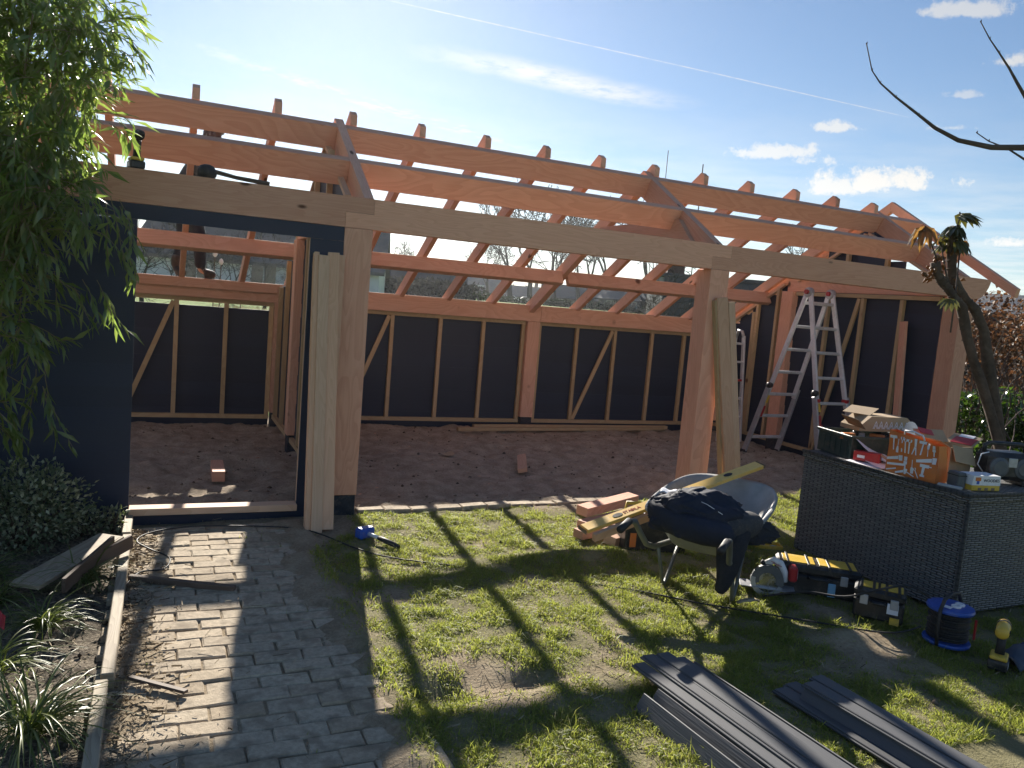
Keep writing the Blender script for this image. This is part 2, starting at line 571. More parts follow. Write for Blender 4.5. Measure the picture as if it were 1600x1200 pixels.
def axis_pts(lo, hi, d, far):
    a = list(np.arange(lo, hi + 1e-6, d))
    k = d; p = hi; up = []
    while p < far:
        k *= 1.28; p += k; up.append(p)
    k = d; p = lo; dn = []
    while p > -far:
        k *= 1.28; p -= k; dn.append(p)
    return np.array(dn[::-1] + a + up)


gx = axis_pts(-2.6, 6.6, 0.032, 215)
gy = axis_pts(-3.7, 4.2, 0.032, 215)
GX, GY = np.meshgrid(gx, gy)
GZ = ground_h(GX, GY)
nxg, nyg = len(gx), len(gy)
verts = np.stack([GX.ravel(), GY.ravel(), GZ.ravel()], 1)
ii = (np.arange(nyg - 1)[:, None] * nxg + np.arange(nxg - 1)[None, :]).ravel()
quads = np.stack([ii, ii + 1, ii + nxg + 1, ii + nxg], 1)


def np_mesh(name, verts, loops, sizes, mats, attrs=(), smooth=False):
    me = bpy.data.meshes.new(name)
    me.vertices.add(len(verts)); me.vertices.foreach_set('co', np.ascontiguousarray(verts, np.float32).ravel())
    me.loops.add(len(loops)); me.loops.foreach_set('vertex_index', np.ascontiguousarray(loops, np.int32))
    starts = np.concatenate([[0], np.cumsum(sizes)[:-1]])
    me.polygons.add(len(sizes)); me.polygons.foreach_set('loop_start', starts.astype(np.int32))
    me.polygons.foreach_set('loop_total', np.asarray(sizes, np.int32))
    for mm in mats:
        me.materials.append(mm)
    for n, v in attrs:
        at = me.attributes.new(n, 'FLOAT', 'POINT'); at.data.foreach_set('value', np.ascontiguousarray(v, np.float32))
    if smooth:
        me.polygons.foreach_set('use_smooth', np.ones(len(sizes), bool))
    me.update(calc_edges=True)
    me.validate()
    return me


mt, gg, o = new_mat('earth_and_turf')
posn = gg.n('ShaderNodeTexCoord').outputs['Object']
turf = gg.n('ShaderNodeAttribute', attribute_name='turf').outputs['Fac']
zone = gg.n('ShaderNodeAttribute', attribute_name='zone').outputs['Fac']
n1 = gg.noise(posn, 60, 5, 0.65); n2 = gg.noise(posn, 6, 4, 0.6); n3 = gg.noise(posn, 250, 3)
sandy = gg.mix(gg.smooth(gg.math('ADD', gg.math('MULTIPLY', n1, .6), gg.math('MULTIPLY', n2, .5)), 0.35, 0.75), (0.27, 0.205, 0.135), (0.47, 0.385, 0.27))
floor_ = gg.mix(gg.smooth(gg.math('ADD', gg.math('MULTIPLY', n1, .5), gg.math('MULTIPLY', n2, .6)), 0.35, 0.75), (0.275, 0.215, 0.155), (0.55, 0.455, 0.345))
bedc = gg.mix(gg.smooth(n1, 0.35, 0.7), (0.10, 0.08, 0.06), (0.34, 0.29, 0.225))
green = gg.mix(gg.smooth(n2, 0.35, 0.7), (0.13, 0.215, 0.035), (0.20, 0.28, 0.06))
c = gg.mix(gg.smooth(zone, 0.4, 0.6), sandy, floor_)
c = gg.mix(gg.smooth(zone, 1.4, 1.6), c, bedc)
c = gg.mix(gg.smooth(zone, 2.4, 2.6), c, green)
c = gg.mix(gg.math('MULTIPLY', turf, 0.55), c, (0.16, 0.175, 0.06))
hh = gg.math('ADD', gg.math('MULTIPLY', n1, 1.0), gg.math('MULTIPLY', n3, 0.5))
bsdf(gg, o, c, 0.95, 0, hh, 0.9, 0.02, 0.15)
M['earth'] = mt
zone = np.zeros(GX.shape)
zone = np.where((GY > lawn_edge(GX) + 0.02) & (GY < 4.4) & (GX < 7.2), 1, zone)
zone = np.where((GX < -1.50) & (GY < 0.02), 2, zone)
zone = np.where((GY >= 4.4) | (GX < -4.5) | (GX > 9) | (GY < -6), 3, zone)
g_me = np_mesh('ground', verts, quads.ravel(), np.full(len(quads), 4), [M['earth']],
               [('turf', lawn_w(GX, GY).ravel()), ('zone', zone.ravel())], True)
ground = bpy.data.objects.new('ground', g_me); col.objects.link(ground)
tag(ground, 'sandy earth with worn turf, a dirt floor under the timber frame and a green field beyond', kind='structure')


# ---- grass: blades as real faces, all in one sheet
def blades(px, py, pz, hgt, wid, lean, name, mat, bend=0.6, ang=None):
    n = len(px)
    a = nr.random(n) * 2 * np.pi if ang is None else ang
    la = nr.random(n) * 2 * np.pi
    dx = np.cos(la) * lean * hgt; dy = np.sin(la) * lean * hgt
    wx = np.cos(a) * wid / 2; wy = np.sin(a) * wid / 2
    z0 = pz - 0.004
    v = np.zeros((n, 5, 3))
    v[:, 0] = np.stack([px - wx, py - wy, z0], 1); v[:, 1] = np.stack([px + wx, py + wy, z0], 1)
    mx = px + dx * 0.35; my = py + dy * 0.35; mz = z0 + hgt * 0.6
    v[:, 2] = np.stack([mx + wx * .7, my + wy * .7, mz], 1); v[:, 3] = np.stack([mx - wx * .7, my - wy * .7, mz], 1)
    hz = np.maximum(hgt * (1 - bend * lean * 0.45), hgt * 0.25)
    v[:, 4] = np.stack([px + dx, py + dy, z0 + hz], 1)
    b = np.arange(n)[:, None] * 5
    loops = np.concatenate([b + np.array([0, 1, 2, 3]), b + np.array([3, 2, 4])], 1)
    rnd = np.repeat(nr.random(n), 5)
    return np_mesh(name, v.reshape(-1, 3), loops.ravel(), np.tile([4, 3], n), [mat], [('rnd', rnd)])


mt, gg, o = new_mat('grass')
rn = gg.n('ShaderNodeAttribute', attribute_name='rnd').outputs['Fac']
c = gg.ramp(rn, [(0.0, (0.12, 0.175, 0.032)), (0.4, (0.21, 0.265, 0.052)), (0.75, (0.34, 0.335, 0.105)), (0.92, (0.30, 0.25, 0.11)), (1.0, (0.40, 0.33, 0.19))])
tcx = gg.mix(0.6, c, (0.56, 0.62, 0.09))
bsdf(gg, o, c, 0.5, 0, spec=0.35, trans=0.5, transcol=tcx)
M['grass'] = mt
mt, gg, o = new_mat('straw')
rn = gg.n('ShaderNodeAttribute', attribute_name='rnd').outputs['Fac']
c = gg.ramp(rn, [(0.0, (0.10, 0.07, 0.045)), (0.5, (0.30, 0.23, 0.14)), (1.0, (0.46, 0.38, 0.26))])
bsdf(gg, o, c, 0.8, 0, spec=0.2)
M['straw'] = mt

N = 900000
px = nr.uniform(-0.55, 7.0, N); py = nr.uniform(-3.6, 0.5, N)
# thin out with distance from the camera
dist = np.hypot(px - CAM.x, py - CAM.y)
tuft = fbm(px, py, 9.0, 40, 2)
keep = nr.random(N) < lawn_w(px, py) * np.clip((tuft - 0.22) * 3.2, 0.08, 1) * np.clip(4.2 / dist, 0.3, 1.0) ** 1.5
px, py, tuft = px[keep], py[keep], tuft[keep]
hg = (0.011 + 0.024 * nr.random(len(px)) ** 1.5) * (0.6 + 1.3 * np.clip(tuft - 0.35, 0, 1) * 1.6)
tall = nr.random(len(px)) < 0.05 * sstep(tuft, 0.5, 0.7)
hg = np.where(tall, hg * 1.9, hg)
go = bpy.data.objects.new('lawn_grass', blades(px, py, ground_h(px, py), hg, 0.0032 + 0.0026 * nr.random(len(px)), 0.25 + nr.random(len(px)) * 1.5, 'lawn_grass', M['grass']))
col.objects.link(go); tag(go, 'patchy short green grass on the worn lawn', kind='stuff')
# dead stalks, twigs and bits of straw lying about
N = 26000
px = nr.uniform(-2.5, 6.5, N); py = nr.uniform(-3.6, 0.35, N)
dist = np.hypot(px - CAM.x, py - CAM.y)
pathw = in_path(px, py)
keep = nr.random(N) < (0.35 * (1 - lawn_w(px, py)) + 0.25) * (1 - pathw * 0.93) * np.clip(4 / dist, .25, 1)
px, py = px[keep], py[keep]
n = len(px)
ln = 0.02 + 0.06 * nr.random(n) ** 2; an = nr.random(n) * np.pi
z = ground_h(px, py) + 0.012 + 0.012 * in_path(px, py)
d = np.stack([np.cos(an), np.sin(an)], 1) * ln[:, None] / 2; w = np.stack([-np.sin(an), np.cos(an)], 1) * (0.0010 + 0.0014 * nr.random(n))[:, None]
v = np.zeros((n, 4, 3))
tl = (nr.random(n) - .5) * 0.4 * ln
for k, (s1, s2) in enumerate(((-1, -1), (1, -1), (1, 1), (-1, 1))):
    v[:, k, :2] = np.stack([px, py], 1) + d * s1 + w * s2; v[:, k, 2] = z + tl * s1 * .5 + (s2 + 1) * 0.0008
so = bpy.data.objects.new('dry_stalks', np_mesh('dry_stalks', v.reshape(-1, 3), np.arange(4 * n), np.full(n, 4), [M['straw']], [('rnd', np.repeat(nr.random(n), 4))]))
col.objects.link(so); tag(so, 'dry stalks and straw scattered over the earth', kind='stuff')
# clods of earth
N = 9000
px = nr.uniform(-2.4, 6.5, N); py = nr.uniform(-3.5, 3.6, N)
bedm = (px < -1.55) & (py < 0)
prob = np.where(bedm, 1.0, np.where(py > lawn_edge(px), 0.30, 0.22 * (1 - lawn_w(px, py)))) * (1 - in_path(px, py))
keep = nr.random(N) < prob
px, py, bedm = px[keep], py[keep], bedm[keep]
n = len(px)
r = np.where(bedm, 0.006 + 0.016 * nr.random(n) ** 2, 0.004 + 0.016 * nr.random(n) ** 3)
octv = np.array([[1, 0, 0], [0, 1, 0], [-1, 0, 0], [0, -1, 0], [0, 0, .8], [0, 0, -.6]])
octf = np.array([[0, 1, 4], [1, 2, 4], [2, 3, 4], [3, 0, 4], [1, 0, 5], [2, 1, 5], [3, 2, 5], [0, 3, 5]])
v = octv[None] * (0.6 + 0.8 * nr.random((n, 6, 1))) * r[:, None, None] + np.stack([px, py, ground_h(px, py) + r * .3], 1)[:, None]
lo = (octf[None] + np.arange(n)[:, None, None] * 6).reshape(-1)
mt, gg, o = new_mat('clod')
rn = gg.n('ShaderNodeAttribute', attribute_name='rnd').outputs['Fac']
bsdf(gg, o, gg.ramp(rn, [(0, (0.08, 0.06, 0.045)), (1, (0.27, 0.21, 0.15))]), 0.95, spec=0.1)
M['clod'] = mt
co = bpy.data.objects.new('earth_clods', np_mesh('earth_clods', v.reshape(-1, 3), lo, np.full(n * 8, 3), [M['clod']], [('rnd', np.repeat(nr.random(n), 6))]))
col.objects.link(co); tag(co, 'small clods of earth lying on the bare ground', kind='stuff')

# pale chips of wood on the dirt floor
N = 170
px = nr.uniform(-1.4, 6.0, N); py = nr.uniform(0.3, 3.6, N)
ln = 0.012 + 0.045 * nr.random(N) ** 2; an = nr.random(N) * np.pi; wd = 0.006 + 0.012 * nr.random(N)
v = np.zeros((N, 4, 3))
d = np.stack([np.cos(an), np.sin(an)], 1) * ln[:, None] / 2; w = np.stack([-np.sin(an), np.cos(an)], 1) * wd[:, None] / 2
for k, (s1, s2) in enumerate(((-1, -1), (1, -1), (1, 1), (-1, 1))):
    v[:, k, :2] = np.stack([px, py], 1) + d * s1 + w * s2; v[:, k, 2] = ground_h(px, py) + .008 + s1 * .1 * ln * (nr.random(N) - .5) + s2 * .002
wc = bpy.data.objects.new('wood_chips', np_mesh('wood_chips', v.reshape(-1, 3), np.arange(4 * N), np.full(N, 4), [M['plank']]))
col.objects.link(wc); tag(wc, 'pale chips of wood scattered over the dirt floor', kind='stuff')

# ---- brick path
mt, gg, o = new_mat('path_brick')
inf = gg.n('ShaderNodeObjectInfo').outputs['Random']
posn = gg.n('ShaderNodeNewGeometry').outputs['Position']
n1 = gg.noise(posn, 45, 5, 0.65); n2 = gg.noise(posn, 11, 3)
base = gg.ramp(inf, [(0, (0.43, 0.34, 0.235)), (0.35, (0.53, 0.435, 0.315)), (0.7, (0.49, 0.40, 0.29)), (1, (0.58, 0.485, 0.355))])
c = gg.mix(gg.smooth(n1, 0.32, 0.7), gg.n('ShaderNodeVectorMath', {0: base, 'Scale': 0.72}, operation='SCALE').outputs[0], base)
c = gg.mix(gg.math('MULTIPLY', gg.smooth(n2, 0.48, 0.66), 0.6), c, (0.21, 0.165, 0.115))
bsdf(gg, o, c, 0.88, 0, gg.math('ADD', n1, gg.math('MULTIPLY', gg.noise(posn, 180, 3), .5)), 0.55, 0.006, 0.25)
M['brick'] = mt
path = thing('garden_path', 'worn concrete brick path leading to the door opening', None, ((PX0 + PX1) / 2, (PY0 + PY1) / 2, 0))
path['kind'] = 'structure'
base = path.location


def brick_mesh(k, L=0.205, W=0.098, H=0.06):
    b = MB()
    r = random.Random(k)
    e = 0.006
    j = lambda q: q + r.uniform(-0.0025, 0.0025)
    lo = [(-L / 2, -W / 2), (L / 2, -W / 2), (L / 2, W / 2), (-L / 2, W / 2)]
    hi = [(x - math.copysign(e, x), y - math.copysign(e, y)) for x, y in lo]
    lo = [(j(x), j(y)) for x, y in lo]; hi = [(j(x), j(y)) for x, y in hi]
    zt = [r.uniform(-0.002, 0.002) for _ in range(4)]
    for i in range(4):
        k2 = (i + 1) % 4
        b.face([(*lo[i], -H), (*lo[k2], -H), (*lo[k2], -e), (*lo[i], -e)])
        b.face([(*lo[i], -e), (*lo[k2], -e), (*hi[k2], zt[k2]), (*hi[i], zt[i])])
    b.face([(*hi[i], zt[i]) for i in range(4)])
    return b.mesh('brick', M['brick'])


bm_ = [brick_mesh(k) for k in range(6)]
rows = int((PY1 - PY0) / 0.105)
for rI in range(rows):
    y = PY1 - 0.055 - rI * 0.105
    off = 0.105 if rI % 2 else 0.0
    x = PX0 + 0.105 - off
    k = 0
    while x < PX1 + 0.02 and len(path.children) < 290:
        if x > PX0 - 0.02 and x < -0.50:
            o = bpy.data.objects.new('brick', bm_[rng.randrange(6)])
            col.objects.link(o); o.parent = path
            sag = 0.010 * (fbm(x, y, 2.0, 77) - 0.5)
            o.location = (x - base.x + rng.uniform(-.005, .005), y - base.y + rng.uniform(-.006, .006) + 0.012 * math.sin(x * 3.1 + 1), 0.014 + float(sag) + rng.uniform(-.003, .003))
            o.rotation_euler = (rng.uniform(-.03, .03), rng.uniform(-.02, .02), rng.uniform(-.016, .016) + rng.choice((0, math.pi)))
        x += 0.211
# kerb bricks along the front of the dirt floor
edging = thing('brick_edging', 'row of pale kerb bricks along the front edge of the dirt floor', None, (1.1, 0.1, 0))
edging['kind'] = 'structure'
x = 0.13
while x < 2.35:
    o = bpy.data.objects.new('brick', bm_[rng.randrange(6)]); col.objects.link(o); o.parent = edging
    o.location = (x - 1.1, 0.09 + 0.03 * x - 0.1 + rng.uniform(-.006, .006), 0.030 + rng.uniform(-.006, .006))
    o.rotation_euler = (rng.uniform(-.04, .04), rng.uniform(-.03, .03), 0.03 + rng.uniform(-.03, .03))
    x += 0.213
# kerb stones where the path leaves the frame
for k, (x, y, a) in enumerate(((-0.435, -2.86, 1.66), (-0.40, -3.09, 1.62))):
    o = bpy.data.objects.new('brick', bm_[k]); col.objects.link(o); o.parent = path
    o.location = (x - base.x, y - base.y, 0.016); o.rotation_euler = (0, 0, a)
# weeds in the joints
N = 9000
px = nr.uniform(PX0, PX1 + .25, N); py = nr.uniform(PY0, PY1, N)
keep = (nr.random(N) < sstep(fbm(px, py, 5, 63, 2), 0.60, 0.74) * (0.25 + 0.75 * sstep(px, -1.2, -0.6))) & ((np.abs(((PY1 - py) / 0.105) % 1 - 0.02) < 0.14) | (px > PX1))
px, py = px[keep], py[keep]
wo = bpy.data.objects.new('path_weeds', blades(px, py, np.full(len(px), 0.0), 0.018 + 0.026 * nr.random(len(px)), 0.003 + 0.003 * nr.random(len(px)), nr.random(len(px)) * 1.4, 'path_weeds', M['grass']))
col.objects.link(wo); tag(wo, 'small weeds and moss in the joints of the brick path', kind='stuff')
# rubbish of twigs and leaves along the path's left edge
N = 1500
px = PX0 + np.abs(nr.normal(0, 0.10, N)) - 0.02; py = nr.uniform(-3.3, -0.2, N)
n = N
ln = 0.012 + 0.055 * nr.random(n) ** 2; an = nr.normal(1.2, 0.9, n)
d = np.stack([np.cos(an), np.sin(an)], 1) * ln[:, None] / 2; w = np.stack([-np.sin(an), np.cos(an)], 1) * (0.0008 + 0.0022 * nr.random(n) ** 3)[:, None]
v = np.zeros((n, 4, 3))
for k, (s1, s2) in enumerate(((-1, -1), (1, -1), (1, 1), (-1, 1))):
    v[:, k, :2] = np.stack([px, py], 1) + d * s1 + w * s2; v[:, k, 2] = 0.026 + 0.012 * nr.random(n) + s1 * 0.1 * ln * (nr.random(n) - .5)
lo_ = bpy.data.objects.new('leaf_litter', np_mesh('leaf_litter', v.reshape(-1, 3), np.arange(4 * n), np.full(n, 4), [M['straw']], [('rnd', np.repeat(nr.random(n), 4) * .8)]))
col.objects.link(lo_); tag(lo_, 'dry twigs and leaf litter along the left edge of the path', kind='stuff')
# timber edging of the bed
be = thing('bed_edging', 'long pale timber edging board between the planting bed and the path', 'edging board', (-1.51, -1.5, 0))
for (y0, y1, dx, dz, mm) in ((-0.42, 0.06, 0.0, 0.006, 'oldwood'), (-2.28, -0.44, 0.0, 0, 'oldwood'), (-3.4, -2.30, -0.012, -0.012, 'oldwood')):
    MB().beam((dx, y0 + 1.5, 0.03 + dz), (dx + rng.uniform(-.008, .008), y1 + 1.5, 0.03 + dz), 0.05, 0.09).build('board', M[mm], be, bevel=0.004)
# ------------------------------------------------------------------ the timber frame
X0, X1, X2, X3 = -3.20, 0.0, 3.183, 6.382          # right faces of the front posts
PW = 0.2
ZB, ZF, ZFT = 0.165, 2.10, 2.3135
D, ZR, ZRT, DP = 3.69, 1.43, 1.64, 0.16
T1 = lambda y: 2.3155 + 0.5953 * y                  # top of the front rafters
T2 = lambda y: 2.0805 + 0.57 * (2.87 - y)           # underside of the rear common rafters
G = 0.002
fr = thing('wooden_outbuilding', 'unfinished open timber outbuilding with orange posts, beams and bare rafters', 'building', (0, 0, 0))
BV = 0.004


def post(x1, y0, zt, w=PW, d=PW, mat='fir', foot=True):
    p = MB().box(x1 - w, x1, y0, y0 + d, ZB, zt - G, 'z').build('post', M[mat], fr, bevel=BV)
    if foot:
        MB().box(x1 - w + .012, x1 - .006, y0 + .008, y0 + d - .008, -0.08, ZB - G, 'z').build('footing', M['footing'], fr, bevel=0.004)
    return p


for x in (X0, X1, X2, X3):
    post(x, 0.0, ZF)
for x, w in ((X0, .178), (X1, .178), (X2, .178), (X3 - .1, .178)):
    post(x, D, ZR, w, DP, 'fir_red')
post(X1 - .01, 2.31, ZF, .17, .17, 'fir_red')
post(X3 - .09, 2.31, ZF, .2, .2, 'fir')

# front plate in three lengths with half-lapped joints over the posts
zl = 2.205


def plate(xl, xr, first=False, last=False):
    poly = []
    if first:
        poly += [(xl, ZF), ]
    else:
        poly += [(xl - PW + .001, ZF)]
    if last:
        poly += [(6.40, ZF), (6.47, 2.118), (6.53, 2.165), (6.575, 2.235), (6.597, 2.295), (6.60, ZFT)]
    else:
        poly += [(xr - PW - .001, ZF), (xr - PW - .001, zl + .001), (xr - .001, zl + .001), (xr - .001, ZFT)]
    if first:
        poly += [(xl, ZFT)]
    else:
        poly += [(xl + .001, ZFT), (xl + .001, zl - .001), (xl - PW + .001, zl - .001)]
    MB().prism(poly[::-1], 'y', 0.0, 0.12).build('wall_plate', M['fir'], fr, bevel=0.003)


plate(-3.6, X1, first=True)
plate(X1, X2)
plate(X2, X3, last=True)
# rear plates
for a, b in ((-3.6, X1 - .002), (X1, X2 - .002), (X2, 6.9)):
    MB().box(a, b, D + .0, D + DP, ZR, ZRT, 'x').build('wall_plate', M['fir_red'], fr, bevel=BV)
# extra thin board on the rear plate of the left bay
MB().box(-3.2, -0.17, D - .035, D - G, ZRT - .105, ZRT - .002, 'x').build('wall_plate', M['fir_red'], fr, bevel=0.003)

# trusses
RX = [(-3.12, -3.05), (-0.077, -0.007), (3.007, 3.077), (6.20, 6.27)]
for i, (a, b) in enumerate(RX):
    poly = [(0.0, T1(0)), (0.123, ZFT + G), (0.123, 2.14), (1.288, 2.83), (1.288, T1(1.288))]
    MB().prism(poly, 'x', a, b, (1, .6)).build('rafter', M['fir'], fr, bevel=0.003)
    yb = D + 0.22
    rp = [(1.290, T1(1.288) - .004), (1.290, T2(1.29) - .07), (yb, T2(yb) - .07), (yb, T2(yb) + .10)]
    MB().prism(rp, 'x', a, b, (1, -.57)).build('rafter', M['fir_red'], fr, bevel=0.003)
    if i == 2:
        MB().prism([(0.30, 2.335), (0.52, 2.55), (1.95, 2.55), (2.18, 2.335)], 'x', a - .05, a - G, (1, 0)).build('collar_beam', M['fir_red'], fr, bevel=0.003)
for x in (X1 - .03, X3 - .09):                       # tie beams of the two closed trusses
    MB().box(x - .12, x, 0.122, 2.50, ZF + G, 2.31, 'y').build('tie_beam', M['fir'], fr, bevel=BV)

# purlins, square to their roof slope
fs = Vector((0, 1, 0.5953)).normalized(); fd = Vector((0, fs.z, -fs.y))
rs = Vector((0, 1, -0.57)).normalized(); rd = Vector((0, -abs(rs.z), -rs.y))


def xpurlin(x0, x1, y, T, s, dn, t, h, mat):
    a = Vector((0, y, T(y))) + s * (t / 2) + dn * (h / 2)
    MB().beam((x0, a.y, a.z), (x1, a.y, a.z), t, h, tuple(-dn)).build('purlin', M[mat], fr, bevel=0.003)


spans = [(RX[0][1] + .001, RX[1][0] - .001), (RX[1][1] + .001, RX[2][0] - .001), (RX[2][1] + .001, RX[3][0] - .001)]
for x0, x1 in spans:
    xpurlin(x0, x1, 1.117, T1, fs, fd, 0.088, 0.20, 'fir')
    xpurlin(x0, x1, 0.537, T1, fs, fd, 0.075, 0.205, 'fir')
    xpurlin(x0, x1, 2.87, T2, rs, rd, 0.07, 0.165, 'fir_red')
    xpurlin(x0, x1, 2.16, T2, rs, rd, 0.07, 0.165, 'fir_red')
xpurlin(RX[3][1] + .001, 6.84, 1.117, T1, fs, fd, 0.088, 0.16, 'fir')
xpurlin(RX[3][1] + .001, 6.84, 0.537, T1, fs, fd, 0.075, 0.16, 'fir')
xpurlin(RX[3][1] + .001, 6.84, 2.87, T2, rs, rd, 0.07, 0.165, 'fir_red')

# common rafters of the rear slope, their tips standing above the ridge
for i, x in enumerate((-2.99, -2.40, -1.784, -1.164, -0.544, 0.069, 0.674, 1.292, 1.898, 2.496, 3.118, 3.721, 4.327, 4.96, 5.548, 6.146)):
    poly = [(1.20, T2(1.20)), (1.20, T2(1.2) + .085), (1.262, T2(1.262) + .158), (4.02, T2(4.02) + .145), (4.02, T2(4.02))]
    o = MB().prism(poly[::-1], 'x', x - .027, x + .027, (1, -.57)).build('rafter', M['fir'], fr, bevel=0.003)
# pair of barge rafters carrying the overhang at the right gable
bp = [(-0.10, T1(-.1) - .105), (-0.12, T1(-.12)), (1.62, T1(1.62)), (1.62, T1(1.62) - .12)]
MB().prism(bp, 'x', 6.845, 6.905, (1, .6)).build('barge_rafter', M['fir'], fr, bevel=0.012)
bp = [(1.625, T1(1.62) - .13), (1.625, T1(1.62) - .005), (4.02, T1(1.62) - .57 * 2.395), (4.02, T1(1.62) - .57 * 2.395 - .12)]
MB().prism(bp[::-1], 'x', 6.845, 6.905, (1, -.57)).build('barge_rafter', M['fir'], fr, bevel=0.004)

# rear wall: sill, head, studs, braces and black boards behind
ys0, ys1 = D + .055, D + .10


def stud(x, z0, z1, w=0.045):
    MB().box(x - w / 2, x + w / 2, ys0, ys1, z0, z1, 'z').build('stud', M['treated'], fr)


def bar(p, q, w, h, up, mat='treated', name='brace'):
    MB().beam(p, q, w, h, up).build(name, M[mat], fr)


bays = [(-3.18, -0.18, (-2.99, -2.4, -1.8, -1.202, -0.691, -0.205)), (0.004, 3.002, (0.03, 0.616, 1.216, 1.835, 2.415, 2.975)), (3.187, 6.10, (3.212, 3.78, 4.375, 4.986, 5.536, 6.075))]
for bi, (a, b, xs) in enumerate(bays):
    MB().box(a, b, ys0, ys1, .086, .131, 'x').build('sill', M['treated'], fr)
    MB().box(a, b, ys0, ys1, ZR - .047, ZR - G, 'x').build('head_rail', M['treated'], fr)
    for x in xs:
        stud(x, .133, ZR - .049)
    top = 1.335 if bi == 0 else ZR - .004
    z = -0.0925; h = 0.1425; k = 0
    while z < top - 0.02:
        zt = min(z + h, top)
        k += 1
        MB().box(a, b, ys1 + .003 + .007 * (k % 2), ys1 + .021 + .007 * (k % 2), z, min(zt + .009, top), 'x').build('board', M['black'], fr)
        z += h
for p, q in (((-1.235, 1.375), (-1.70, .14)), ((1.175, 1.375), (0.70, .14)), ((4.33, 1.375), (3.815, .14)), ((-2.44, 1.375), (-2.9, .14))):
    bar((p[0], ys0 + .012, p[1]), (q[0], ys0 + .012, q[1]), 0.024, 0.05, (1, 0, 0))

# black front wall of the shed with the door opening
yb0, yb1 = 0.004, 0.024


def front_boards(a, b, z0, z1):
    z = z0; h = 0.1427; k = 0
    while z < z1 - .02:
        zt = min(z + h, z1)
        k += 1
        MB().box(a, b, yb0 + .0015 * (k % 2), yb1 + .0015 * (k % 2), z, min(zt + .006, z1), 'x').build('board', M['black'], fr)
        z += h


front_boards(-3.0, -1.515, -0.08, 1.998)
front_boards(-0.43, -0.202, -0.08, 1.998)
front_boards(-3.0, -0.202, 2.0, ZF - .003)
for xa, xb in ((-1.56, -1.517), (-0.428, -0.384)):
    MB().box(xa, xb, yb1 + G, 0.075, .12, 2.05, 'z').build('jamb', M['pine'], fr)
MB().box(-1.512, -0.432, yb1 + .004, .075, 2.004, 2.045, 'x').build('head_rail', M['black'], fr)
MB().box(-1.512, -0.432, -0.05, .062, .072, .118, 'x').build('threshold', M['pine'], fr, bevel=0.003)
MB().box(-1.56, -0.2, 0.0, .05, -.08, .069, 'x').build('board', M['black'], fr)  # black strip put in for the dark, shaded gap under the threshold
for x in (-2.95, -2.5, -2.0):
    MB().box(x, x + .045, yb1 + G, .075, .12, 2.05, 'z').build('stud', M['treated'], fr)
MB().box(-3.0, -1.565, yb1 + G, .075, .075, .118, 'x').build('sill', M['treated'], fr)

# partition between shed and open bay (closed truss): sill, studs, boards on the far face
xp0, xp1 = -0.155, -0.11
for y in (0.26, 0.72, 1.30, 1.85, 2.52, 3.05, 3.55):
    MB().box(xp0, xp1, y, y + .045, .15, 2.098 if y < 2.3 else T2(y) - .08, 'z').build('stud', M['treated'], fr)
MB().box(xp0, xp1, 0.21, 2.30, .10, .145, 'y').build('sill', M['treated'], fr)
MB().box(xp0, xp1, 2.49, 3.68, .10, .145, 'y').build('sill', M['treated'], fr)
z = 0.05
while z < 2.05:
    y1_ = 3.66 if z < 1.5 else min(3.66, 2.87 + (2.03 - z) / .57 - .1)
    MB().box(-.106 + .004 * (int(z / .1427) % 2), -.088 + .004 * (int(z / .1427) % 2), 0.205, y1_, z, min(z + .150, 2.095), 'y').build('board', M['black'], fr)
    z += .1427
# infill above the tie: two uprights and slanting boards
for y in (1.02, 1.60):
    MB().box(-.155, -.11, y, y + .045, 2.315, 2.78, 'z').build('stud', M['treated'], fr)
MB().prism([(0.45, 2.335), (1.288, 2.815), (2.05, 2.40), (2.05, 2.335)], 'x', -.106, -.09).build('board', M['black'], fr)
bar((-.13, 0.30, 2.34), (-.13, 1.27, 2.85), .045, .03, (0, -.5, .86), 'pine', 'trim')
bar((-.13, 1.31, 2.83), (-.13, 2.30, 2.27), .045, .03, (0, .5, .86), 'pine', 'trim')

# right gable wall
MB().prism([(0.98, 2.70), (1.68, 2.70), (1.288, 2.86)], 'x', 6.176, 6.192).build('board', M['black'], fr)
xg0, xg1 = 6.13, 6.175
for y in (0.676, 1.217, 1.745, 2.62, 2.99):
    zt = 2.045 if y < 2.3 else T2(y) - .10
    MB().box(xg0, xg1, y - .022, y + .022, .14, zt, 'z').build('stud', M['treated'], fr)
MB().box(xg0, xg1, 0.21, 2.305, .095, .138, 'y').build('sill', M['treated'], fr)
MB().box(xg0, xg1, 2.515, 3.68, .095, .138, 'y').build('sill', M['treated'], fr)
MB().box(xg0, xg1, 0.21, 2.30, 2.05, 2.095, 'y').build('head_rail', M['treated'], fr)
bar((xg0 + .012, 1.27, 2.04), (xg0 + .012, 1.735, .15), .024, .05, (0, 1, 0))
bar((xg0 + .012, 3.05, 1.80), (xg0 + .012, 3.02, .15), .03, .05, (0, 1, 0))
bar((xg0 + .02, 2.52, T2(2.52) - .09), (xg0 + .02, 3.66, T2(3.66) - .09), .045, .03, (0, .5, .86), 'pine', 'trim')
for y in (0.95, 1.52):
    MB().box(xg0, xg1, y - .022, y + .022, 2.315, 2.70, 'z').build('stud', M['treated'], fr)
bar((xg0 + .02, 0.32, 2.30), (xg0 + .02, 1.26, 2.80), .045, .028, (0, -.5, .86), 'pine', 'trim')
bar((xg0 + .02, 1.30, 2.79), (xg0 + .02, 2.3, 2.24), .045, .028, (0, .5, .86), 'pine', 'trim')
z = -0.1027
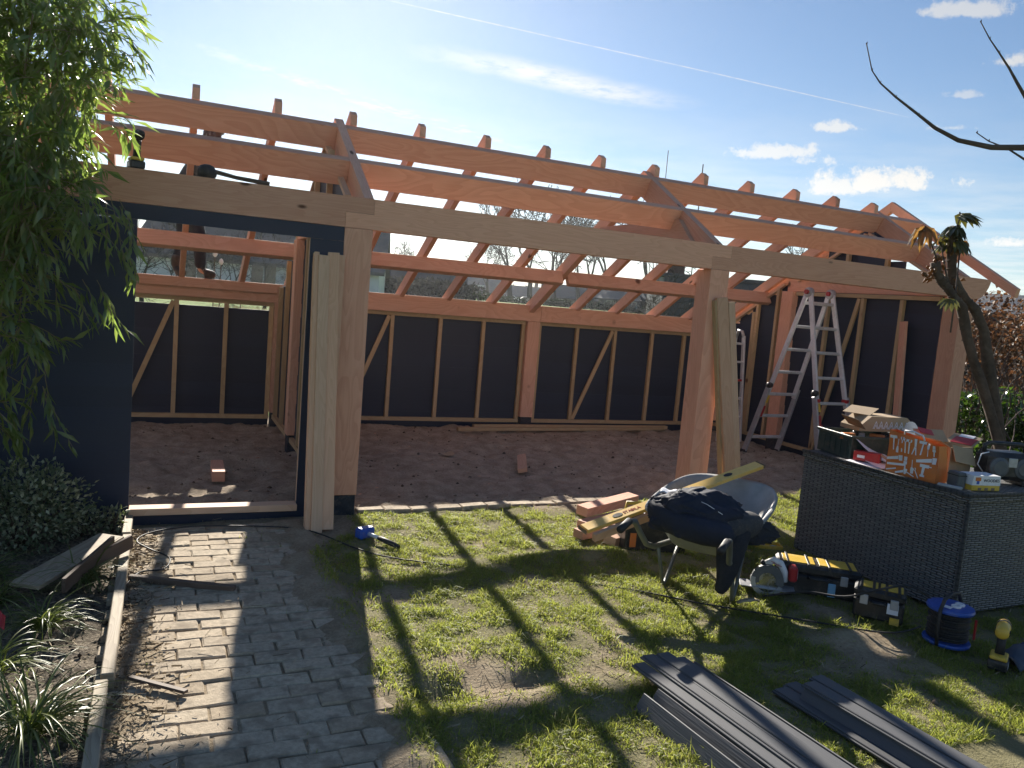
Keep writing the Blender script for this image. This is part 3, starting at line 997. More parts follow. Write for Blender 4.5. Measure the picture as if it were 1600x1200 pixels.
while z < 2.85:
    zt = z + .1425
    zm = (z + zt) / 2
    ya = 0.205 if zm < 2.12 else (zt - 2.10) / .5953 + .12
    ybk = 3.66 if zm < 1.55 else 2.87 + (2.04 - zt) / .57
    if ybk - ya > .05:
        kk = int(round((z - .04) / .1427)) % 2
        MB().box(xg1 + .003 + .009 * kk, xg1 + .021 + .009 * kk, ya, ybk, z, zt + .009, 'y').build('board', M['black'], fr)
    z += .1427
# ------------------------------------------------------------------ loose timber
def board_thing(p, q, w, t, up, mat, name, label, cat, group=None, bevel=0.002):
    p = Vector(p); q = Vector(q)
    base = p.copy()
    b = MB().beam((0, 0, 0), q - p, w, t, up)
    return solo(b, name, M[mat], label, cat, base, group, bevel=bevel)


GP = 'planks leaning on the post beside the door'
board_thing((-.408, -.345, .02), (-.392, -.015, 1.90), .034, .075, (0, 1, .1), 'plank', 'plank', 'reddish plank seen edge on, leftmost of those beside the door opening', 'plank', GP)
board_thing((-.352, -.385, .01), (-.345, -.05, 1.885), .076, .03, (.1, -1, -.18), 'pine', 'plank', 'pale straight plank leaning in front of the post, second from the door opening', 'plank', GP)
board_thing((-.275, -.375, .03), (-.275, -.035, 1.91), .078, .03, (-.12, -1, -.18), 'plank', 'plank', 'pinkish plank leaning against the left edge of the thick post, shorter at its foot', 'plank', GP)
board_thing((-.305, -.315, .02), (-.235, -.006, 1.90), .09, .026, (0, -1, -.18), 'plank', 'plank', 'plank leaning hindmost in the bundle, touching the thick post', 'plank', GP)
GP = 'planks leaning on the middle post'
board_thing((3.355, -.16, .02), (3.095, -.035, 1.86), .115, .03, (.0, -1, -.06), 'plank', 'plank', 'broad plank with a sunlit left edge, leaning on the middle post behind the wheelbarrow', 'plank', GP)
board_thing((3.30, -.10, .02), (3.040, -.02, 1.83), .03, .05, (.0, -1, -.06), 'treated', 'batten', 'thin batten hidden behind the broad plank on the middle post', 'batten', GP)
board_thing((3.455, -.13, .02), (3.205, -.03, 1.83), .085, .03, (.25, -1, -.06), 'pine', 'plank', 'pale narrow plank, rightmost of those leaning on the middle post', 'plank', GP)
board_thing((6.08, .45, .02), (6.115, .60, 1.81), .10, .035, (-1, .3, 0), 'fir', 'plank', 'orange plank standing against the black right gable wall', 'plank')
board_thing((-.885, 1.08, .055), (-.875, 1.50, .06), .10, .085, (0, 0, 1), 'fir', 'timber_offcut', 'short orange timber block on the dirt floor behind the door opening', 'offcut')
board_thing((1.90, 1.17, .05), (2.14, 1.72, .075), .09, .04, (-.3, 0, 1), 'plank', 'timber_offcut', 'short pale board end lying on the dirt floor of the open bay', 'offcut')
board_thing((2.03, 3.40, .05), (5.22, 3.60, .05), .06, .045, (0, 0, 1), 'treated', 'long_batten', 'long batten lying nearest to us on the dirt by the back wall', 'batten', 'battens lying by the back wall')
board_thing((2.30, 3.56, .06), (5.30, 3.64, .06), .06, .045, (0, 0, 1), 'treated', 'long_batten', 'slightly shorter long batten lying right against the foot of the back wall', 'batten', 'battens lying by the back wall')
# scrap of paper on the dirt
b = MB().grid(3, 3, lambda a, c: (a * .12 - .06, c * .1 - .05 + .02 * a, .02 + .03 * abs(a - .4) + .01 * c))
solo(b, 'paper_scrap', M['card'], 'crumpled scrap of brown paper on the dirt floor', 'paper', (1.39, 1.9, .03))

# offcut pile left of the barrow
GP = 'orange offcuts piled behind the wheelbarrow'
board_thing((1.62, -.52, .135), (2.25, -.25, .15), .11, .07, (.15, 0, 1), 'fir', 'timber_offcut', 'thick orange offcut on top of the pile behind the wheelbarrow', 'offcut', GP)
board_thing((1.56, -.66, .06), (2.2, -.40, .065), .12, .07, (0, 0, 1), 'fir_red', 'timber_offcut', 'reddish offcut lying at the back in the pile behind the wheelbarrow', 'offcut', GP)
board_thing((1.44, -.80, .05), (2.0, -.66, .055), .10, .06, (0, 0, 1), 'fir', 'timber_offcut', 'orange offcut lying in the middle of the pile under the yellow level', 'offcut', GP)
board_thing((1.60, -.98, .05), (2.05, -.78, .05), .10, .07, (.3, 0, 1), 'plank', 'timber_offcut', 'pale pink offcut nearest to the toolbox under the wheelbarrow', 'offcut', GP)


# ------------------------------------------------------------------ boards in the foreground
def fence_board(x0, y0, x1, y1, z, w, k, where, group, tilt=0.0):
    """black tongue and groove board: bevelled plank with a thin tongue along one edge"""
    p = Vector((x0, y0, z)); q = Vector((x1, y1, z - .01))
    t = thing('black_board', where, 'board', p, 0, group)
    d = (q - p)
    up = (math.sin(tilt), 0, math.cos(tilt))
    MB().beam((0, 0, 0), d, w, .022, up).build('plank', M['black_gloss'], t, bevel=.003)
    side = Vector(up).cross(d.normalized()).normalized()
    MB().beam(side * -(w / 2 + .006), d + side * -(w / 2 + .006), .012, .008, up).build('tongue', M['black_gloss'], t)
    return t


G1 = 'black boards stacked on the lawn, left stack'
for (x0, y0, w, z, lab, tl) in (
        (.545, -3.00, .085, .043, 'black board on edge, leftmost in the left stack, starting furthest forward', -1.0),
        (.630, -2.98, .085, .043, 'black board on edge, second from the left in the left stack', -.95),
        (.700, -2.95, .080, .042, 'thin black board on edge, third from the left in the left stack', -1.0),
        (.680, -2.775, .062, .088, 'black board whose far end sticks out furthest left on top of the left stack', .03),
        (.752, -2.735, .066, .100, 'black board in the middle of the left stack, lapped over its left neighbour', .05),
        (.826, -2.745, .074, .106, 'shiny black board on top of the left stack, broadest of those lying flat', .02),
        (.893, -2.79, .050, .098, 'narrow flat black board right of the broadest one in the left stack', .03),
        (.968, -2.79, .080, .040, 'black board on edge at the right of the left stack with a pale lit edge', -1.1)):
    fence_board(x0, y0, x0 + .08 * (4.6 + y0) + .0, -4.6, z, w, 0, lab, G1, tl)
G2 = 'black boards stacked on the lawn, right stack'
for (x0, y0, w, z, lab, tl) in (
        (1.268, -3.05, .075, .030, 'black board underneath the right stack, its shaded end showing at the left', 0),
        (1.350, -3.03, .075, .034, 'black board underneath the right stack, in the middle of its shaded far end', 0),
        (1.305, -3.15, .070, .052, 'narrow black board on edge with a bright lit edge, left in the right stack', -1.0),
        (1.350, -3.135, .072, .090, 'sunlit black board on top of the right stack, left of the two top ones', 0),
        (1.428, -3.10, .072, .092, 'sunlit black board on top of the right stack, at its right edge', .02)):
    fence_board(x0, y0, x0 + .085 * (4.6 + y0), -4.6, z, w, 0, lab, G2, tl)

# ------------------------------------------------------------------ blue mallet
t = thing('mallet', 'blue headed mallet with a long dark handle lying on the grass edge', 'mallet', (-.056, -.54, .05), math.atan2(-.25, .141))
MB().hexa((0, 0, 0), .075, .13, .075).build('head', M['blue'], t, bevel=.014)
MB().tube([(.03, 0, 0), (.14, 0, -.004)], .013, 10).build('shaft', M['white'], t, smooth=True)
MB().tube([(.135, 0, -.004), (.20, 0, -.008), (.32, 0, -.018)], [.015, .018, .016], 10).build('grip', M['rubber'], t, smooth=True)


def cable(pts, r, label, name='cable', mat='rubber', group=None):
    """smooth cable through the points"""
    P = [Vector(p) for p in pts]
    out = []
    for i in range(len(P) - 1):
        p0, p1, p2, p3 = P[max(i - 1, 0)], P[i], P[i + 1], P[min(i + 2, len(P) - 1)]
        for k in range(6):
            s = k / 6
            out.append(0.5 * ((2 * p1) + (p2 - p0) * s + (2 * p0 - 5 * p1 + 4 * p2 - p3) * s * s + (3 * p1 - p0 - 3 * p2 + p3) * s ** 3))
    out.append(P[-1])
    b = out[0].copy()
    return solo(MB().tube([p - b for p in out], r, 6), name, M[mat], label, 'cable', b, group, smooth=True)


cable([(-1.50, -1.25, .03), (-1.42, -1.02, .035), (-1.30, -.98, .032), (-1.27, -.80, .035), (-1.38, -.62, .035), (-1.45, -.45, .035), (-1.36, -.29, .035), (-1.12, -.20, .034), (-.73, -.25, .034), (-.41, -.37, .03),
       (-.15, -.78, .018), (.04, -.98, .014), (.45, -1.2, .006), (.85, -1.45, .004), (1.3, -1.75, .006), (1.6, -2.05, .012), (2.05, -2.42, .02), (2.35, -2.70, .04), (2.50, -2.79, .10)], .005,
      'black power cable looping over the brick path and across the lawn to the reel')
cable([(2.05, -2.05, .02), (2.22, -2.22, .10), (2.32, -2.42, .14), (2.44, -2.56, .23), (2.54, -2.64, .27), (2.62, -2.70, .24), (2.66, -2.78, .16)], .0065, 'black cable arching over the second tool case into the reel')
board_thing((-1.47, -1.09, .035), (-.95, -1.345, .03), .035, .03, (0, 0, 1), 'darkwood', 'wood_strip', 'dark brown wooden strip lying across the brick path', 'wood strip')
board_thing((-1.43, -2.25, .035), (-1.22, -2.42, .03), .028, .012, (.2, 0, 1), 'darkwood', 'bark_strip', 'curled brown strip of bark on the brick path', 'bark')
# boards thrown on the bed
board_thing((-1.93, -1.30, .10), (-1.58, -.62, .12), .15, .022, (.05, 0, 1), 'oldwood', 'plank', 'weathered pale plank lying flat on the planting bed under the dark boards', 'plank')
board_thing((-1.755, -1.36, .11), (-1.565, -.82, .15), .020, .075, (0, 0, 1), 'darkwood', 'plank', 'dark plank standing on edge on the planting bed, left of two', 'plank', 'dark planks on the planting bed')
board_thing((-1.68, -1.06, .10), (-1.47, -.79, .14), .020, .075, (0, .1, 1), 'darkwood', 'plank', 'dark plank standing on edge across the bed edging, right of two', 'plank', 'dark planks on the planting bed')
b = MB().grid(4, 3, lambda a, c: (a * .05 - .025, c * .03 - .01 + .02 * math.sin(a * 3), .05 * c + .015 * math.sin(a * 5)))
solo(b, 'red_scrap', M['red'], 'small curled piece of red plastic among the striped grass', 'scrap', (-1.945, -1.90, .15), solid=.004)

# ------------------------------------------------------------------ ladders
def ladder_leg(t, f0, f1, h0, h1, n, lower):
    """two rails from feet f to hinges h, with rungs; the lower half is the wider outer section"""
    f0, f1, h0, h1 = map(Vector, (f0, f1, h0, h1))
    side = (h1 - h0).normalized()
    nrm = (h0 - f0).cross(side).normalized()
    for f, h, s in ((f0, h0, -1), (f1, h1, 1)):
        m_ = f.lerp(h, lower)
        MB().beam(f.lerp(h, lower - .06), h, .028, .062, tuple(nrm)).build('rail', M['alu'], t, bevel=.004)
        lo = MB().beam(f + side * s * .016 , m_ + side * s * .024, .028, .074, tuple(nrm)).build('rail', M['alu_dark'], t, bevel=.004)
        MB().hexa(tuple(f + side * s * .016 + Vector((0, 0, .02))), .05, .09, .045).build('foot', M['rubber'], t, bevel=.008)
    for k in range(n):
        s = (k + .75) / (n + .15)
        a, b = f0.lerp(h0, s), f1.lerp(h1, s)
        MB().beam(a, b, .034, .034, tuple(nrm)).build('rung', M['alu'], t, bevel=.006)


t = thing('folding_ladder', 'tall aluminium folding ladder standing in an A shape at the right end', 'ladder', (5.82, 1.6, 0))
fl, fr_ = (-.30, .62, 0), (.21, .62, 0)
hl, hr = (-.145, .03, 2.06), (.20, .03, 2.06)
ladder_leg(t, fl, fr_, hl, hr, 7, .42)
ladder_leg(t, (-.25, -.62, 0), (.27, -.62, 0), (-.145, -.03, 2.06), (.20, -.03, 2.06), 7, .42)
for x in (-.145, .20):
    MB().lathe([(0, -.03), (.055, -.03), (.06, -.02), (.06, .02), (.055, .03), (0, .03)], 16, (x, 0, 2.07), Matrix.Rotation(rad(90), 3, 'Y')).build('hinge', M['alu_dark'], t, smooth=False)
    MB().lathe([(0, -.02), (.028, -.02), (.028, .02), (0, .02)], 12, (x - .035, 0, 2.075), Matrix.Rotation(rad(90), 3, 'Y')).build('hinge_knob', M['red'], t)


def on_leg(fx, fy, hx, hy, s):
    return Vector((fx + (hx - fx) * s, fy + (hy - fy) * s, 2.06 * s))


for (fx, fy, hx, hy) in ((-.30, .62, -.145, .03), (-.25, -.62, -.145, -.03)):
    p = on_leg(fx, fy, hx, hy, .44)
    MB().lathe([(0, -.03), (.035, -.03), (.038, 0), (.03, .03), (0, .03)], 12, tuple(p + Vector((-.035, -.02, 0))), Matrix.Rotation(rad(90), 3, 'Y')).build('lock_knob', M['blackplastic'], t, smooth=True)
    for s, mm, ln in ((.335, 'yellow', .10), (.245, 'red', .13), (.30, 'red', .03)):
        p = on_leg(fx, fy, hx, hy, s); q = on_leg(fx, fy, hx, hy, s + ln / 2.1)
        ax = (q - p).normalized(); nn = ax.cross(Vector((1, 0, 0))).normalized()
        MB().beam(p + nn * .039 * (1 if nn.y < 0 else -1) , q + nn * .039 * (1 if nn.y < 0 else -1), .03, .004, tuple(nn)).build('sticker', M[mm], t)
for s in (.40, .26):
    for x in (-.22, .25):
        p = on_leg(x * 1.02, -.62, x * .85, -.03, s)
        MB().hexa(tuple(p + Vector((0, -.005, 0))), .045, .08, .04).build('rung_bracket', M['red'], t, bevel=.005)


def lettering(body, size, mat, parent, loc, rot, name='lettering', extrude=.0006):
    """flat print: the words as a thin mesh"""
    cu = bpy.data.curves.new(name, 'FONT'); cu.body = body; cu.size = size; cu.extrude = extrude
    cu.align_x = 'CENTER'; cu.align_y = 'CENTER'; cu.resolution_u = 2
    tmp = bpy.data.objects.new(name, cu); col.objects.link(tmp)
    me = bpy.data.meshes.new_from_object(tmp)
    bpy.data.objects.remove(tmp)
    me.materials.clear(); me.materials.append(mat)
    o = bpy.data.objects.new(name, me); col.objects.link(o)
    o.parent = parent; o.location = loc; o.rotation_euler = rot
    return o


t = thing('step_ladder', 'smaller aluminium ladder partly hidden behind the planks on the middle post', 'ladder', (5.82, 2.95, 0))
for s in (-1, 1):
    MB().beam((s * .19, -.05, 0), (s * .15, .06, 1.46), .03, .055, (0, 1, 0)).build('rail', M['alu'], t, bevel=.004)
    MB().tube([(s * .15, .06, 1.44), (s * .14, .09, 1.52), (s * .14, .16, 1.53), (s * .15, .22, 1.42)], .022, 8).build('hinge', M['alu_dark'], t, smooth=True)
    MB().beam((s * .19, .36, 0), (s * .15, .22, 1.44), .03, .05, (0, 1, 0)).build('rail', M['alu_dark'], t, bevel=.004)
for k in range(6):
    z = .10 + k * .25
    w = .19 - .04 * z / 1.46
    MB().beam((-w, -.05 + .075 * z, z), (w, -.05 + .075 * z, z), .03, .03).build('rung', M['red' if k == 3 else 'alu'], t, bevel=.005)

# ------------------------------------------------------------------ wheelbarrow (local: x right, y forward)
WB = thing('wheelbarrow', 'grey wheelbarrow with black jackets thrown over its tray', 'wheelbarrow', (1.71, -1.86, 0), rad(-52))


def tray(u, v):
    """u round the rim, v from rim (0) to the bottom centre (1)"""
    a = u * 2 * math.pi
    ca, sa = math.cos(a), math.sin(a)
    ex = abs(ca) ** .55 * (1 if ca > 0 else -1); ey = abs(sa) ** .55 * (1 if sa > 0 else -1)
    rim = Vector((ex * (.34 - .03 * max(ey, 0)), .19 + ey * .53, .52 + .085 * (ey * .5 + .5)))
    bot = Vector((ex * .19, .14 + ey * .26, .285))
    if v < .08:
        k = v / .08
        return rim + Vector((ex * .018 * (1 - k), ey * .018 * (1 - k), -.022 + .022 * math.sin(k * 1.57)))
    k = (v - .08) / .92
    if k < .75:
        kk = k / .75
        p = rim.lerp(bot, kk)
        p.z = rim.z + (bot.z - rim.z) * kk ** .92
        return p
    kk = (k - .75) / .25
    return bot.lerp(Vector((0, .14, .275)), kk)


MB().grid(48, 18, tray).build('tray', M['tray'], WB, smooth=True, solid=.004)
for s in (-1, 1):
    pts = [(s * .27, -.74, .515), (s * .27, -.64, .53), (s * .265, -.55, .51), (s * .255, -.47, .43), (s * .24, -.38, .345), (s * .23, -.25, .30), (s * .215, 0, .272), (s * .17, .35, .255), (s * .08, .78, .20)]
    MB().tube(pts, .017, 10).build('handle', M['galv'], WB, smooth=True)
    MB().tube([(s * .27, -.78, .512), (s * .27, -.64, .53)], .021, 10).build('grip', M['rubber'], WB, smooth=True)
    MB().tube([(s * .225, -.18, .29), (s * .215, -.04, .02), (s * .21, -.01, .012), (s * .212, .03, .03), (s * .20, .26, .26)], .012, 8).build('leg', M['galv'], WB, smooth=True)
    MB().beam((s * .07, .60, .24), (s * .06, .80, .20), .006, .04).build('fork', M['galv'], WB)
wh = MB()
wh.lathe([(.12, -.035), (.155, -.045), (.19, -.03), (.198, 0), (.19, .03), (.155, .045), (.12, .035)], 24, (0, .80, .198), Matrix.Rotation(rad(90), 3, 'Y'))
whl = wh.build('wheel', M['rubber'], WB, smooth=True)
MB().lathe([(.0, -.03), (.03, -.03), (.035, -.012), (.12, -.012), (.12, .012), (.035, .012), (.03, .03), (0, .03)], 20, (0, .80, .198), Matrix.Rotation(rad(90), 3, 'Y')).build('rim', M['galv'], whl)


# jackets: folded lumps of cloth with creases
def cloth_lump(name, label, mat, c, size, rz, seed, crease=1.0, sub=6, hang=None):
    import bmesh
    bm = bmesh.new()
    bmesh.ops.create_icosphere(bm, subdivisions=sub, radius=1)
    S = Vector(size)
    for v in bm.verts:
        d = v.co.normalized()
        q = Vector((d.x * S.x, d.y * S.y, d.z * S.z))
        w = mnoise.noise(d * 1.7 + Vector((seed, 0, 0)))
        ridge = abs(mnoise.noise(Vector((d.x * 3.2 + seed, d.y * 2.2 + w * 1.5, d.z * 5.0))))
        fine = abs(mnoise.noise(Vector((d.x * 8 + w * 3, d.y * 7 + seed, d.z * 9))))
        w2 = mnoise.noise(d * 2.3 + Vector((0, seed, 4)))
        fold = math.sin(7.5 * (d.x * .8 + d.y * .5) + 5.5 * w2 + 3 * d.z)
        fold2 = math.sin(15 * (d.x * .3 - d.y * .7 + d.z * .6) + 7 * w)
        k = 1 + .22 * w + .075 * crease * (1 - abs(fold)) ** 2 + .014 * fold2 - .05 * w2
        q = q * k
        if q.z < -S.z * .55:
            q.z = -S.z * .55 + (q.z + S.z * .55) * .3
        v.co = q
    for f in bm.faces:
        f.smooth = True
    me = bpy.data.meshes.new(name); bm.to_mesh(me); bm.free()
    me.materials.append(M[mat])
    o = bpy.data.objects.new(name, me); col.objects.link(o)
    o.location = c; o.rotation_euler = (0, 0, rz)
    return tag(o, label, 'jacket')


j1 = cloth_lump('jacket', 'navy padded jacket heaped in the wheelbarrow tray with white lining at the collar', 'cloth_navy', (1.52, -2.00, .525), (.29, .19, .155), rad(-40), 3.1)
j2 = cloth_lump('jacket', 'black fleece jacket lying over the right side of the wheelbarrow tray', 'cloth_black', (1.78, -2.07, .455), (.21, .13, .10), rad(-25), 8.4, 1.1)
cuff = MB().grid(8, 5, lambda a, c: (.10 * (a - .5), .05 * (c - .5) + .01 * math.sin(a * 9), .004 * math.sin(a * 9) + .012 * c))
cuff.build('lining', M['paper'], j1, (-.17, .07, .105), smooth=True, solid=.004)
MB().tube([(-.12, -.02, .125), (-.02, -.10, .13), (.06, -.14, .115), (.15, -.16, .075)], .0018, 6).build('drawstring', M['white'], j1, smooth=True)


def sleeve(name, pts, r, mat, parent, seed):
    b = MB().tube(pts, r, 18)
    o = b.build(name, M[mat], parent, smooth=True, sub=1)
    for v in o.data.vertices:
        q = v.co * 1
        v.co += Vector((mnoise.noise(q * 11 + Vector((seed, 0, 0))), mnoise.noise(q * 11 + Vector((0, seed, 0))), mnoise.noise(q * 15))) * .016
    return o


sleeve('sleeve', [(-.02, -.02, .05), (-.05, -.13, .06), (-.08, -.19, -.02), (-.085, -.20, -.15), (-.10, -.20, -.26), (-.12, -.19, -.33)], [.10, .10, .085, .07, .05, .03], 'cloth_black', j2, 2)
sleeve('sleeve', [(.10, -.02, .06), (.0, -.14, .07), (-.12, -.20, .05), (-.22, -.17, .02)], [.075, .08, .075, .06], 'cloth_grey', j2, 5)
sleeve('sleeve', [(-.28, .02, .03), (-.12, -.13, -.02), (.06, -.19, -.04), (.24, -.17, -.03)], [.07, .08, .08, .07], 'cloth_navy', j1, 7)

# yellow spirit level across the barrow
p, q = Vector((1.00, -1.63, .36)), Vector((2.44, -1.46, .70))
LV = thing('spirit_level', 'long yellow spirit level lying across the wheelbarrow tray', 'level', p)
d = q - p
up = Vector((-.10, -.17, .98)); up = (up - d.normalized() * up.dot(d.normalized())).normalized()
MB().beam((0, 0, 0), d, .082, .026, tuple(up)).build('rail', M['levelyellow'], LV, bevel=.003)
side = up.cross(d.normalized())
for s in (0.0, 1.0):
    MB().beam(d * s - d.normalized() * .012 * (1 - s * 2 + 0), d * s + d.normalized() * (.012 * (s * 2 - 1)) * 1.2, .086, .029, tuple(up)).build('end_cap', M['carddark'], LV, bevel=.003)
ang = Matrix((d.normalized(), side, up)).transposed()
for s in (.17, .80, .5):
    MB().lathe([(0, 0), (.022, 0), (.022, .002), (0, .002)], 16, tuple(d * s + up * .0135), ang @ Matrix.Diagonal((1.7, .8, 1))).build('grip_hole', M['rubber'], LV)
lettering('STABILA', .036, M['red'], LV, tuple(d * .245 + up * .0140), ang.to_euler())
p2, q2 = p + Vector((.035, -.06, -.035)), p + Vector((.55, .02, .08))
board_thing(p2, q2, .03, .05, tuple(up), 'plank', 'batten', 'pale batten end under the left end of the yellow level', 'batten')


# ------------------------------------------------------------------ tool boxes
def tool_case(label, loc, rz, L, Dp, H, group, lid='yellow'):
    """local x along the front, y to the back"""
    t = thing('tool_case', label, 'tool case', loc, rz, group)
    MB().box(0, L, 0, Dp, 0.012, H * .68).build('body', M['blackplastic'], t, bevel=.012)
    MB().box(-.004, L + .004, -.004, Dp + .004, H * .70, H).build('lid', M['blackplastic'], t, bevel=.016)
    MB().box(.03, L * .45, .025, Dp - .025, H + .001, H + .006).build('lid_panel', M[lid], t, bevel=.002)
    MB().box(L * .50, L * .95, .025, Dp - .025, H + .001, H + .006).build('lid_panel', M[lid], t, bevel=.002)
    for k in range(4):
        x = L * (.12 + .25 * k)
        MB().box(x - .008, x + .008, -.002, Dp + .002, H * .9, H + .009).build('rib', M['blackplastic'], t, bevel=.002)
    MB().tube([(L * .38, -.006, H * .62), (L * .39, -.03, H * .64), (L * .61, -.03, H * .64), (L * .62, -.006, H * .62)], .009, 8).build('handle', M['blackplastic'], t, smooth=True)
    for x in (L * .2, L * .8):
        c = MB().box(x - .022, x + .022, -.017, -.004, H * .52, H * .82).build('latch', M['alu_dark'], t, bevel=.003)
    return t


GC = 'tool cases lying in front of the wicker chest'
c1 = tool_case('long black tool case with yellow lid panels behind the circular saw', (2.235, -1.96, 0), rad(-38), .49, .21, .20, GC)
MB().box(.30, .345, -.034, -.022, .03, .115).build('hanging_latch', M['paleblue'], c1, bevel=.004)
c2 = tool_case('short black tool case with yellow lid beside the blue cable reel', (2.415, -2.40, 0), rad(-50), .27, .17, .19, GC)
MB().box(.18, .24, -.012, -.003, .07, .13).build('label', M['paper'], c2)
MB().box(.20, .25, -.012, -.003, .01, .05).build('label', M['yellow'], c2)
t = thing('tool_bag', 'open black tool box with an orange label standing behind the wheelbarrow handle', 'tool box', (1.64, -1.12, 0), rad(-14))
b = MB()
for (x0, x1, y0, y1) in ((0, .45, 0, .014), (0, .45, .246, .26), (0, .014, .014, .246), (.436, .45, .014, .246)):
    b.box(x0, x1, y0, y1, 0.01, .23)
b.box(.014, .436, .014, .246, .01, .03)
b.build('body', M['blackplastic'], t, bevel=.006)
MB().box(.03, .075, -.006, -.001, .05, .15).build('label', M['orange'], t)
MB().tube([(.02, .13, .23), (.03, .13, .33), (.42, .13, .33), (.43, .13, .23)], .014, 8).build('handle', M['yellow'], t, smooth=True)
for k in range(5):
    MB().tube([(.07 + .07 * k, .06 + .03 * (k % 3), .05), (.09 + .07 * k, .09, .24 + .03 * (k % 2))], .012, 8).build('tool', M['alu_dark' if k % 2 else 'rubber'], t, smooth=True)

# ------------------------------------------------------------------ circular saw
t = thing('circular_saw', 'white and red circular saw standing on its blade guard in the grass', 'circular saw', (2.13, -1.99, 0), rad(-38))
RY = Matrix.Rotation(rad(90), 3, 'X')
MB().lathe([(0, .0), (.082, .0), (.082, .003), (0, .003)], 32, (0, 0, .095), RY).build('blade', M['steel'], t)
gd_ = MB()
n = 18
for k in range(n):
    a0, a1 = rad(-20 + 220 * k / n), rad(-20 + 220 * (k + 1) / n)
    P = lambda a, r, y: (math.cos(a) * r, y, .095 + math.sin(a) * r)
    for (r0, y0, r1, y1) in ((.05, .02, .096, .02), (.096, .02, .096, -.012), (.096, -.012, .05, -.012)):
        gd_.face([P(a0, r0, y0), P(a1, r0, y0), P(a1, r1, y1), P(a0, r1, y1)])
gd_.build('upper_guard', M['greyplastic'], t, solid=.003)
lg = MB()
for k in range(n):
    a0, a1 = rad(170 + 170 * k / n), rad(170 + 170 * (k + 1) / n)
    lg.face([P(a0, .072, -.016), P(a1, .072, -.016), P(a1, .1, -.016), P(a0, .1, -.016)])
    lg.face([P(a0, .1, -.016), P(a1, .1, -.016), P(a1, .1, .012), P(a0, .1, .012)])
lg.build('lower_guard', M['alu_dark'], t, solid=.003)
MB().tube([(-.02, .03, .19), (.03, .04, .215), (.07, .04, .20), (.10, .04, .15), (.105, .04, .09)], [.018, .024, .024, .022, .02], 10).build('handle', M['white'], t, smooth=True)
MB().tube([(-.045, .03, .20), (-.02, .03, .19)], .014, 8).build('front_knob', M['rubber'], t, smooth=True)
MB().box(.02, .11, .02, .11, .07, .14).build('motor', M['greyplastic'], t, bevel=.02)
MB().box(.125, .175, .01, .10, .10, .195).build('battery', M['red'], t, bevel=.012)
MB().box(-.16, .17, -.03, .10, .045, .05).build('base_plate', M['alu_dark'], t, bevel=.001)
lettering('Milwaukee', .016, M['red'], t, (.045, .0145, .2), (rad(90), rad(20), 0))

# ------------------------------------------------------------------ cable reel
t = thing('cable_reel', 'blue cable reel wound with black cable in front of the wicker chest', 'cable reel', (2.66, -2.83, 0), rad(15))
MB().lathe([(0, .012), (.10, .012), (.118, .016), (.121, .026), (.118, .034), (.085, .034), (.07, .04), (0, .04)], 32).build('flange', M['blue'], t, smooth=False)
MB().lathe([(0, .195), (.075, .195), (.085, .20), (.118, .20), (.121, .21), (.116, .222), (.05, .228), (0, .228)], 32).build('flange', M['blue'], t)
w = MB()
for k in range(12):
    z = .043 + k * .0125
    w.lathe([(.085, z), (.101 + .004 * math.sin(k * 2.3), z + .0015), (.104 + .004 * math.sin(k * 2.3), z + .006), (.101 + .004 * math.sin(k * 2.3), z + .0105), (.085, z + .012)], 28)
w.build('wound_cable', M['rubber'], t, smooth=True)
MB().tube([(-.118, 0, .02), (-.135, 0, .10), (-.132, 0, .22), (-.09, 0, .275), (0, 0, .29), (.09, 0, .275), (.132, 0, .22), (.135, 0, .10), (.118, 0, .02)], .010, 10).build('frame', M['rubber'], t, smooth=True)
for x in (-.022, .028):
    MB().lathe([(0, .228), (.024, .228), (.026, .236), (.022, .240), (.016, .240), (.016, .232), (0, .232)], 20, (x, -.035, 0)).build('socket_cap', M['white'], t)
MB().box(-.085, -.045, -.03, .01, .2285, .2305).build('sticker', M['paper'], t)
MB().box(.05, .064, -.121, -.112, .06, .17).build('warning_strip', M['red'], t)


# ------------------------------------------------------------------ drills
RY = Matrix.Rotation(rad(90), 3, 'X')
def drill(name, label, loc, rz, tilt=0, shell='yellow'):
    t = thing(name, label, 'cordless drill', loc, rz, None, (tilt, 0, rz))
    MB().box(-.045, .045, -.055, .065, 0, .05).build('battery', M['blackplastic'], t, bevel=.008)
    MB().box(-.040, .040, -.05, .06, .052, .072).build('shoe', M['yellow'], t, bevel=.006)
    MB().tube([(0, -.005, .07), (0, -.015, .12), (0, -.03, .175)], [.024, .021, .023], 10).build('handle', M['rubber'], t, smooth=True)
    MB().tube([(0, .085, .205), (0, .075, .205), (0, -.02, .205), (0, -.075, .205), (0, -.085, .205)], [.018, .032, .034, .032, .02], 14).build('motor_housing', M[shell], t, smooth=True)
    MB().lathe([(.0345, -.012), (.0355, -.010), (.0355, .010), (.0345, .012)], 14, (0, -.045, .205), RY).build('clutch_ring', M['rubber'], t)
    for k in range(4):
        for s in (-1, 1):
            MB().box(s * .0325 - .002, s * .0325 + .002, .03 + k * .011, .036 + k * .011, .195, .216).build('vent', M['rubber'], t)
    MB().box(-.046, -.0445, -.02, .04, .012, .036).build('label', M['white'], t)
    MB().tube([(0, -.085, .205), (0, -.10, .205), (0, -.135, .205), (0, -.145, .205)], [.024, .025, .021, .008], 12).build('chuck', M['rubber'], t, smooth=True)
    MB().box(-.007, .007, -.052, -.03, .14, .165).build('trigger', M['rubber'], t, bevel=.003)
    return t


